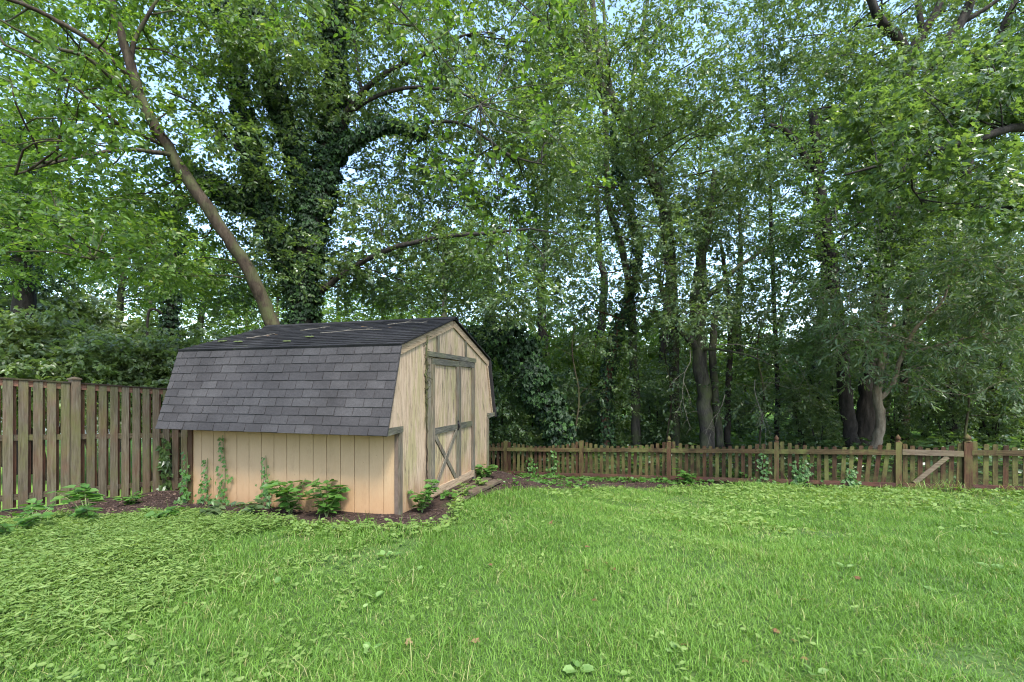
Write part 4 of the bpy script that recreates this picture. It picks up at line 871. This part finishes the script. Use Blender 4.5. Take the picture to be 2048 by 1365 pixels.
# dead hanging twigs
def deadtwig(p, d, L, label, mat=BK_TWIG, r=.010, g=-.35):
    m = MB(); twig(p, d, L, r, m, 2, g); tag(m.build('dead_branch', mat, smooth=True), label, 'dead branch', 'dead branches in the trees')
deadtwig(P(1670, 410, 9.5), (0, 0, -1), 1.5, 'pale bare dead branch hanging down beside the sky gap')
deadtwig(P(1755, 320, 9.2), (.4, 0, -1), 1.3, 'pale dead branch hanging below the glossy oak leaves')
deadtwig(P(1752, 335, 9.3), (-.1, 0, -1), 1.0, 'short forked dead branch hanging below the glossy oak leaves')
deadtwig(P(1380, 700, 12.8), (.1, 0, -1), 1.6, 'bare dead branch drooping before the broad rough trunk', g=-.2)
deadtwig(P(1430, 690, 12.6), (1, 0, .05), 2.6, 'long pale dead branch reaching sideways from the broad rough trunk', g=-.03)
deadtwig(P(1510, 760, 12.4), (.1, 0, -1), 1.3, 'thin forked dead twig hanging low above the fence', g=-.2)
deadtwig(P(1450, 790, 12.9), (-.6, 0, -.2), 1.4, 'grey dead twig reaching over the pickets', g=-.05)
deadtwig(P(1010, 630, 10.0), (.8, 0, .7), 2.2, 'long thin dark twig rising beside the ivy thicket', BK_DARK, .012, .03)
deadtwig(P(1560, 700, 12.4), (1, 0, -.2), 2.0, 'pale crooked dead branch reaching toward the sapling', g=-.03)
# ---- understory shrubs
def proto_shrub(name, leaf, bark, h, w_, k, size, T=LEAF, dens=60, low=.18, droop=.3):
    root = empty(name, (0, 0, 0)); sm = MB(); bl = []
    for i in range(k):
        a = random.uniform(0, 6.28); rr = w_ * math.sqrt(random.random()) * .75; z = h * random.uniform(low, .9)
        rad = w_ * .38 * random.uniform(.7, 1.2) * (1.1 - .4 * z / h); bl.append((np.array([math.cos(a) * rr * (1.05 - .5 * z / h), math.sin(a) * rr * (1.05 - .5 * z / h), z]), (rad, rad, rad * .75)))
    for i in range(5):
        b = bl[random.randrange(len(bl))][0]; q, r = smooth_path([(random.gauss(0, .1), random.gauss(0, .1), -.1), b * .5 + rng.normal(size=3) * .15, b], [.035, .025, .01], 4, .2); sm.tube(q, r, 6)
    sm.build('stems', bark, root, smooth=True); lv, tw = sprays(bl, dens, L=.42, m=12, size=size, T=T, droop=droop)
    crown_mesh('foliage', lv, tw, leaf, bark, root, False); return root
def clone(root, loc, rz, sc, label, cat, group=None):
    r = root.copy(); COL.objects.link(r); r.location = loc; r.rotation_euler = (0, 0, rz); r.scale = (sc[0], sc[0], sc[1]) if hasattr(sc, '__len__') else (sc,) * 3
    tag(r, label, cat, group)
    for ch in root.children:
        c = ch.copy(); COL.objects.link(c); c.parent = r
        for g in ch.children: d = g.copy(); COL.objects.link(d); d.parent = c
    return r
def place(proto, items, label, cat, group):
    for i, (px, Y, sc) in enumerate(items):
        x = (px - CX) / F * Y; loc = (x, Y, float(H(x, Y)) - .02); rz = random.uniform(0, 6.28)
        if i == 0:
            proto.location = loc; proto.rotation_euler = (0, 0, rz); proto.scale = (sc[0], sc[0], sc[1]); tag(proto, label, cat, group)
        else: clone(proto, loc, rz, sc, label, cat, group)
s1 = proto_shrub('woodland_shrub', LF_MID, BK_DARK, 2.6, 1.6, 26, .10, dens=22)
place(s1, [(1000, 15.5, (1, 1)), (1120, 16.5, (1, 1.1)), (1195, 15.6, (.8, .8)), (1310, 16.2, (.9, .9)), (1350, 18, (1, 1.2)), (1480, 17.5, (.8, .7)), (1600, 14.8, (.8, .75)), (1660, 16.2, (1.1, 1.1)), (1790, 14.6, (.7, .7)), (1850, 16.5, (1.2, 1.2)), (1960, 15.5, (1.1, 1.2)), (2050, 14.5, (1.1, 1.2)), (1990, 13.2, (.6, .6)), (2120, 13.2, (1, 1.1)), (1900, 13.0, (.6, .6)), (1640, 13.6, (.5, .55))],
      'shady dark green shrub among the trunks behind the picket fence', 'shrub', 'shrubs among the trunks behind the picket fence')
s2 = proto_shrub('leafy_bush', LF_BUSH, BK_BROWN, 3.6, 1.9, 30, .12, dens=26, low=.48)
place(s2, [(-40, 11.0, (1.1, 1.15)), (90, 12.6, (1.2, 1.3)), (200, 11.8, (1.1, 1.1)), (300, 12.6, (1.1, 1.15)), (380, 13.5, (1.3, 1.2)), (470, 14.5, (1.2, 1.3)), (20, 15.5, (1.5, 1.7)), (150, 16.5, (1.5, 1.8)), (320, 17.0, (1.5, 1.6)), (560, 17, (1.3, 1.3))],
      'tall grey green leafy bush growing beyond the board fence', 'bush', 'leafy bushes beyond the board fence')
s3 = proto_shrub('sunny_bush', LF_BRIGHT, BK_BROWN, 3.2, 1.9, 30, .11, dens=22)
place(s3, [(650, 17.5, (1.1, 1.1)), (760, 18.5, (1.3, 1.3)), (850, 17, (1.1, 1.2)), (930, 18, (1.2, 1.3)), (1010, 22, (1.5, 1.6)), (1130, 24, (1.5, 1.6)), (1420, 34, (1.8, 1.7)), (1560, 36, (2, 1.7)), (1700, 36, (2, 2)), (1280, 28, (1.6, 1.8)), (1860, 30, (2, 2.2)), (1060, 19, (1.2, 1.4)), (1150, 20, (1.2, 1.5)), (1230, 21, (1.2, 1.5)), (1330, 22, (1.3, 1.5)), (1420, 23, (1.2, 1.2)), (1500, 25, (1.3, 1.1)), (1650, 22, (1.2, 1.5)), (1760, 24, (1.4, 1.8)), (1200, 30, (1.8, 2.2)), (1090, 32, (1.8, 2.4)), (1500, 42, (2.2, 2.4)), (1340, 40, (2.2, 2.6)), (940, 30, (1.8, 2.2)), (800, 28, (1.6, 1.8)), (640, 28, (1.6, 1.8)), (520, 28, (1.6, 1.8)), (1960, 26, (1.5, 2.0))],
      'light green bush in the brighter open woods behind', 'bush', 'light green bushes in the open woods')
# ---- tall trees deep in the woods
def proto_tree(name, leaf, bark, h, w_, k, size, dens=34, low=.18):
    root = empty(name, (0, 0, 0)); tm, bm = MB(), MB(); bl = []
    pts, rad = smooth_path([(0, 0, -.2), (.1, 0, h * .2), (-.1, .1, h * .45), (.15, 0, h * .7), (0, .1, h * .95)], [.26, .21, .17, .11, .03], 6, .2); tm.tube(pts, rad, 9, .06)
    for i in range(k):
        z = h * random.uniform(low, 1.0); a = random.uniform(0, 6.28); rr = w_ * (1.05 - .6 * abs(z / h - .5)) * random.uniform(.2, 1); rd = w_ * .36 * random.uniform(.7, 1.2)
        bl.append((np.array([math.cos(a) * rr, math.sin(a) * rr, z]), (rd, rd, rd * .6)))
    limbs_to(bm, pts[4:], bl, .045, 3)
    tm.build('trunk', bark, root, smooth=True); bm.build('branches', bark, root, smooth=True)
    lv, _ = sprays(bl, dens, L=.7, m=11, size=size); npmesh('crown', lv[0], lv[1], leaf, root, lv[2]); return root
t1 = proto_tree('woodland_tree', LF_MID, BK_DARK, 14, 3.0, 36, .13, 9, low=.33)
place(t1, [(1090, 20, (1, 1)), (1330, 21, (1, 1.05)), (1480, 24, (1, .9)), (1640, 20, (1, 1)), (1760, 19, (1, 1.05)), (1930, 20, (1.1, 1.1)), (2080, 19, (1, 1.1)), (1200, 26, (1.2, 1.2)), (1400, 29, (1.2, 1.3)), (1830, 27, (1.3, 1.4)), (2010, 30, (1.3, 1.5))],
      'tall slim tree deep in the woods behind the picket fence', 'tree', 'tall trees deep in the woods')
t2 = proto_tree('pale_woodland_tree', LF_BRIGHT, BK_GREY, 12, 3.4, 40, .13, 11, low=.25)
place(t2, [(-60, 19, (1.1, 1.1)), (70, 22, (1.1, 1.1)), (240, 21, (1, 1)), (400, 24, (1.1, .9)), (560, 26, (1.1, .8)), (760, 25, (1.2, .75)), (890, 23, (1, .9)), (980, 28, (1.2, 1.1)), (680, 34, (1.5, .9)), (300, 34, (1.5, 1.2)), (500, 38, (1.6, 1.0)), (860, 38, (1.6, 1.1))],
      'bright leafy tree in the woods behind the shed', 'tree', 'bright trees behind the shed')
T = stem((45, 760, 13.5), (50, 600, 13.5), (40, 480, 13.5), (30, 380, 13.5), (10, 250, 13.4))
tree('dark_conifer', 'very dark dense tree standing behind the board fence', 'tree', [(T, [.3, .28, .25, .22, .18, .1])], field(-90, 90, 260, 560, 12.5, 15, 4, 6, 50, .95), BK_DARK, LF_IVY, gbase(T[0]), dens=55, L=.5, size=.09)
T = stem((345, 760, 14.5), (340, 640, 14.5), (350, 560, 14.5), (352, 500, 14.5), (360, 400, 14.4))
tree('ivy_stem_tree', 'thin dark ivy stem tree seen beyond the board fence', 'tree', [(T, [.12, .12, .11, .1, .09, .06], True), (PP((345, 640, 14.5), (300, 620, 14.2), (295, 690, 14.0)), [.05, .04, .03])], field(250, 430, 380, 560, 13.5, 16, 3, 3, 48, .6), BK_DARK, LF_MID, gbase(T[0]), dens=44, ivyd=(180, .14, .11), L=.5, size=.10)

# ================================================================= PLANTS
def sprig(name, x, y, stems, h, size, label, cat, mat, T=LEAFW, per=7, spread=.22, group=None, lean=(0, 0)):
    z0 = float(H(x, y)); root = empty(name, (x, y, z0), 0, label, cat, group); sm = MB(); ps, ds, ns = [], [], []
    for i in range(stems):
        a = random.uniform(0, 6.28); hh = h * random.uniform(.6, 1.05); e = np.array([math.cos(a) * spread + lean[0], math.sin(a) * spread + lean[1], hh])
        q, r = smooth_path([np.array([x, y, z0 - .01]), np.array([x, y, z0]) + e * [.4, .4, .6], np.array([x, y, z0]) + e], [.006, .004, .002], 4); sm.tube(q, r, 5)
        for k in range(per):
            t = .3 + .7 * k / (per - 1); p = q[int(t * (len(q) - 1))]; b = k * 2.4 + a
            for s_ in (0, math.pi):
                ps.append(p); ds.append((math.cos(b + s_), math.sin(b + s_), .1 - .25 * random.random())); ns.append((random.gauss(0, .3), random.gauss(0, .3), 1))
    sm.build('stems', BK_WEED, root, True)
    n = len(ps); v, f, r = leaves_mesh(T, np.array(ps), np.array(ds), np.array(ns), size * (.6 + .6 * rng.random(n)), rng.random(n)); npmesh('leaves', v, f, mat, root, r, True)
BK_WEED = plain('green_stem', (.12, .16, .05))
def shw(lx, ly): q = shp(lx, ly, 0); return q[0], q[1]
sprig('pokeweed_plant', *shw(-1.28, -.22), 9, .40, .125, 'broad leaved green weed before the middle of the shed wall', 'weed', LF_WEED, spread=.22)
sprig('pokeweed_plant', *shw(-.80, -.20), 8, .42, .125, 'broad leaved green weed before the near end of the shed wall', 'weed', LF_WEED, spread=.17)
sprig('corner_weed', *shw(.16, .25), 7, .36, .10, 'leafy weed growing at the front corner of the gable', 'weed', LF_WEED, spread=.16)
sprig('doorside_weed', *shw(.12, 2.45), 8, .22, .10, 'low leafy weed at the far foot of the gable wall', 'weed', LF_WEED, spread=.18)
sprig('doorstep_weed', *shw(.35, 1.0), 6, .20, .06, 'small leaved weed sprouting between the rotten planks', 'weed', LF_COVER, spread=.14)
sprig('doorstep_weed', *shw(.30, 1.8), 5, .14, .06, 'tiny weed sprouting before the shed doors', 'weed', LF_COVER, spread=.12)
for (px, py, h, sz, lab) in ((175, 1045, .36, .15, 'big leaved weed leaning on the foot of the board fence'), (70, 1062, .30, .10, 'feathery green weed at the foot of the board fence'), (20, 1080, .28, .12, 'green weed in the mulch closest to the board fence'), (330, 1045, .14, .11, 'low broad leaved weed in the mulch between fence and shed'), (430, 1040, .17, .13, 'grey green lobed weed in front of the far end of the shed wall'), (490, 1035, .16, .12, 'grey green lobed weed beside the wall vines'), (265, 1010, .14, .09, 'small weed where the board fence meets the mulch'),
                       (1378, 968, .30, .14, 'bright leafy weed at the foot of a mossy fence post'), (1450, 966, .22, .12, 'bright low weed before the middle pickets'), (1488, 966, .26, .14, 'bright spreading weed next to the moss topped post'), (1700, 975, .2, .10, 'leafy weed climbing at the leaning pickets'), (1120, 950, .16, .10, 'weed at the foot of the pickets near the shed'), (1640, 970, .22, .10, 'leafy weed beside the post left of the leaning pickets'), (1590, 968, .2, .10, 'leafy weed right of the moss topped post')):
    p = gp(px, py); sprig('green_weed', p[0], p[1], 6, h, sz, lab, 'weed', LF_WEED if px != 430 and px != 490 else LF_GREY, T=LOBE if px in (430, 490, 1450, 1488, 1378) else LEAFW, spread=h * .8, per=5, group=None)
# rosettes on the lawn
for (px, py, sz, up) in ((768, 1120, .13, .6), (785, 1118, .11, .6), (835, 1150, .12, .4), (750, 1205, .13, .6), (722, 1225, .11, .4), (1385, 1005, .12, .3), (560, 1175, .12, .4), (500, 1180, .12, .5), (2020, 1150, .16, .3), (2000, 1075, .15, .3), (1960, 1060, .13, .3), (1985, 1142, .15, .3), (1690, 1140, .12, .3), (1350, 1310, .10, .3), (1155, 1350, .14, .3), (1630, 1355, .12, .5), (740, 1310, .10, .3), (1870, 1190, .10, .4)):
    p = gp(px, py); k = random.randint(3, 6); az = np.arange(k) * 2.2 + random.random() * 6; d = np.stack([np.cos(az), np.sin(az), np.full(k, up * random.uniform(.6, 1.4))], 1)
    v, f, r = leaves_mesh(LEAFW, np.tile(p + [0, 0, .018], (k, 1)) + d * .015, d, rng.normal(size=(k, 3)) * .25 + [0, 0, 1], .55 * sz * (.6 + .5 * rng.random(k)), rng.random(k))
    tag(npmesh('plantain_weed', v, f, LF_PALE, rnd=r), 'pale broad leaved rosette weed standing out of the lawn', 'weed', 'pale rosette weeds in the lawn')
# vines on walls and fence
def vine(pts, n, size, label, mat, out, T=LOBE, wob=.06):
    pts = [np.array(p, float) for p in pts]; q, r = smooth_path(pts, [.005, .003], 6); root = empty('climbing_vine', tuple(pts[0]), 0, label, 'vine'); m = MB(); m.tube(q, r, 5); m.build('stem', BK_WEED, root, True)
    t = rng.random(n) ** 1.3; P_ = np.array(q)[(t * (len(q) - 1)).astype(int)]; w2 = wob * (1.3 - t)[:, None]; o = np.array(out); sd_ = np.array([o[1], -o[0], 0])
    p = P_ + sd_ * rng.normal(size=(n, 1)) * w2 + np.array([0, 0, 1]) * rng.normal(size=(n, 1)) * .03 + o * (.01 + .04 * rng.random((n, 1)))
    d = sd_ * rng.normal(size=(n, 1)) + [0, 0, -.7] + o * .3; v, f, rr = leaves_mesh(T, p, d, o + rng.normal(size=(n, 3)) * .4 + [0, 0, .4], size * (.6 + .7 * rng.random(n)) * (1.2 - .5 * t), rng.random(n)); npmesh('leaves', v, f, mat, root, rr, True)
YO = (-GY[0], -GY[1], 0)
vine([shp(-3.08, -.04, 0), shp(-3.06, -.03, .3), shp(-3.07, -.03, .62)], 46, .07, 'green vine climbing the far corner board of the shed', LF_WEED, YO, wob=.05)
vine([shp(-2.72, -.03, 0), shp(-2.75, -.02, .3), shp(-2.74, -.02, .55)], 60, .05, 'small vine climbing the shed wall nearest its far corner', LF_WEED, YO)
vine([shp(-2.48, -.03, 0), shp(-2.45, -.02, .4), shp(-2.5, -.02, .85)], 90, .05, 'tallest thin vine climbing the tan shed wall', LF_WEED, YO)
vine([shp(-1.78, -.03, 0), shp(-1.80, -.02, .3), shp(-1.82, -.02, .62)], 80, .055, 'vine climbing the middle of the tan shed wall', LF_WEED, YO)
b = lambda t, z: np.array([B0[0] + BD[0]*t + BN[0]*.05, B0[1] + BD[1]*t + BN[1]*.05, z])
vine([b(2.0, -.45), b(2.03, 0), b(1.98, .3), b(2.0, .62)], 60, .12, 'dark ivy climbing the board fence beside the shed roof', LF_DARK, (BN[0], BN[1], 0), wob=.05)
for (s_, h_, lab) in ((.75, .5, 'ivy climbing the pickets nearest the shed'), (1.35, .7, 'ivy climbing the pickets before the arching thicket'), (spos(1523), .72, 'ivy climbing the picket beside the moss topped post'), (spos(1605), .6, 'ivy climbing pickets midway to the leaning ones'), (spos(1590), .5, 'ivy spreading over pickets just past the moss topped post'), (spos(1700), .35, 'low ivy on the leaning pickets')):
    vine([fp(s_, .03, 0), fp(s_ + .03, .03, h_ * .5), fp(s_, .03, h_)], 55, .075, lab, LF_WEED, (-FN[0], -FN[1], 0), wob=.10)
# long grass clumps at the foot of the gate
for (px, py, lab) in ((1990, 985, 'long grass clump arching before the pickets right of the gate'), (2030, 990, 'long grass clump at the end of the picket fence'), (1900, 985, 'long grass clump arching before the gate hinge post'), (1850, 985, 'long thin grass clump before the middle of the gate')):
    p = gp(px, py); m = MB(); 
    for i in range(46):
        a = random.uniform(0, 6.28); L = random.uniform(.16, .36); o = p + [random.gauss(0, .13), random.gauss(0, .05), 0]; d = np.array([math.cos(a), math.sin(a), 0]); sd_ = np.array([-d[1], d[0], 0]) * .004
        q = [o + d * L * .55 * t * t + np.array([0, 0, L * (t - .35 * t * t)]) for t in (0, .35, .7, 1)]
        m.add([q[0]+sd_, q[0]-sd_, q[1]+sd_, q[1]-sd_, q[2]+sd_*.8, q[2]-sd_*.8, q[3]], [(0,1,3,2),(2,3,5,4),(4,5,6)], random.random())
    tag(m.build('grass_clump', LF_COVER), lab, 'grass clump')
# white fence beyond the board fence
m = MB()
root = empty('white_fence', (-22, 15, -.5), 0, 'white panel fence glimpsed through the gaps of the board fence', 'fence')
for i in range(9):
    x = -26 + i * 2.4; m = MB(); m.box((x + .07, 16.5, -.3), (x + 2.33, 16.53, .75)); m.build('panel', M_WHITE, root, True); m = MB(); m.box((x - .06, 16.45, -.6), (x + .06, 16.58, .85)); m.build('post', M_WHITE, root, True)
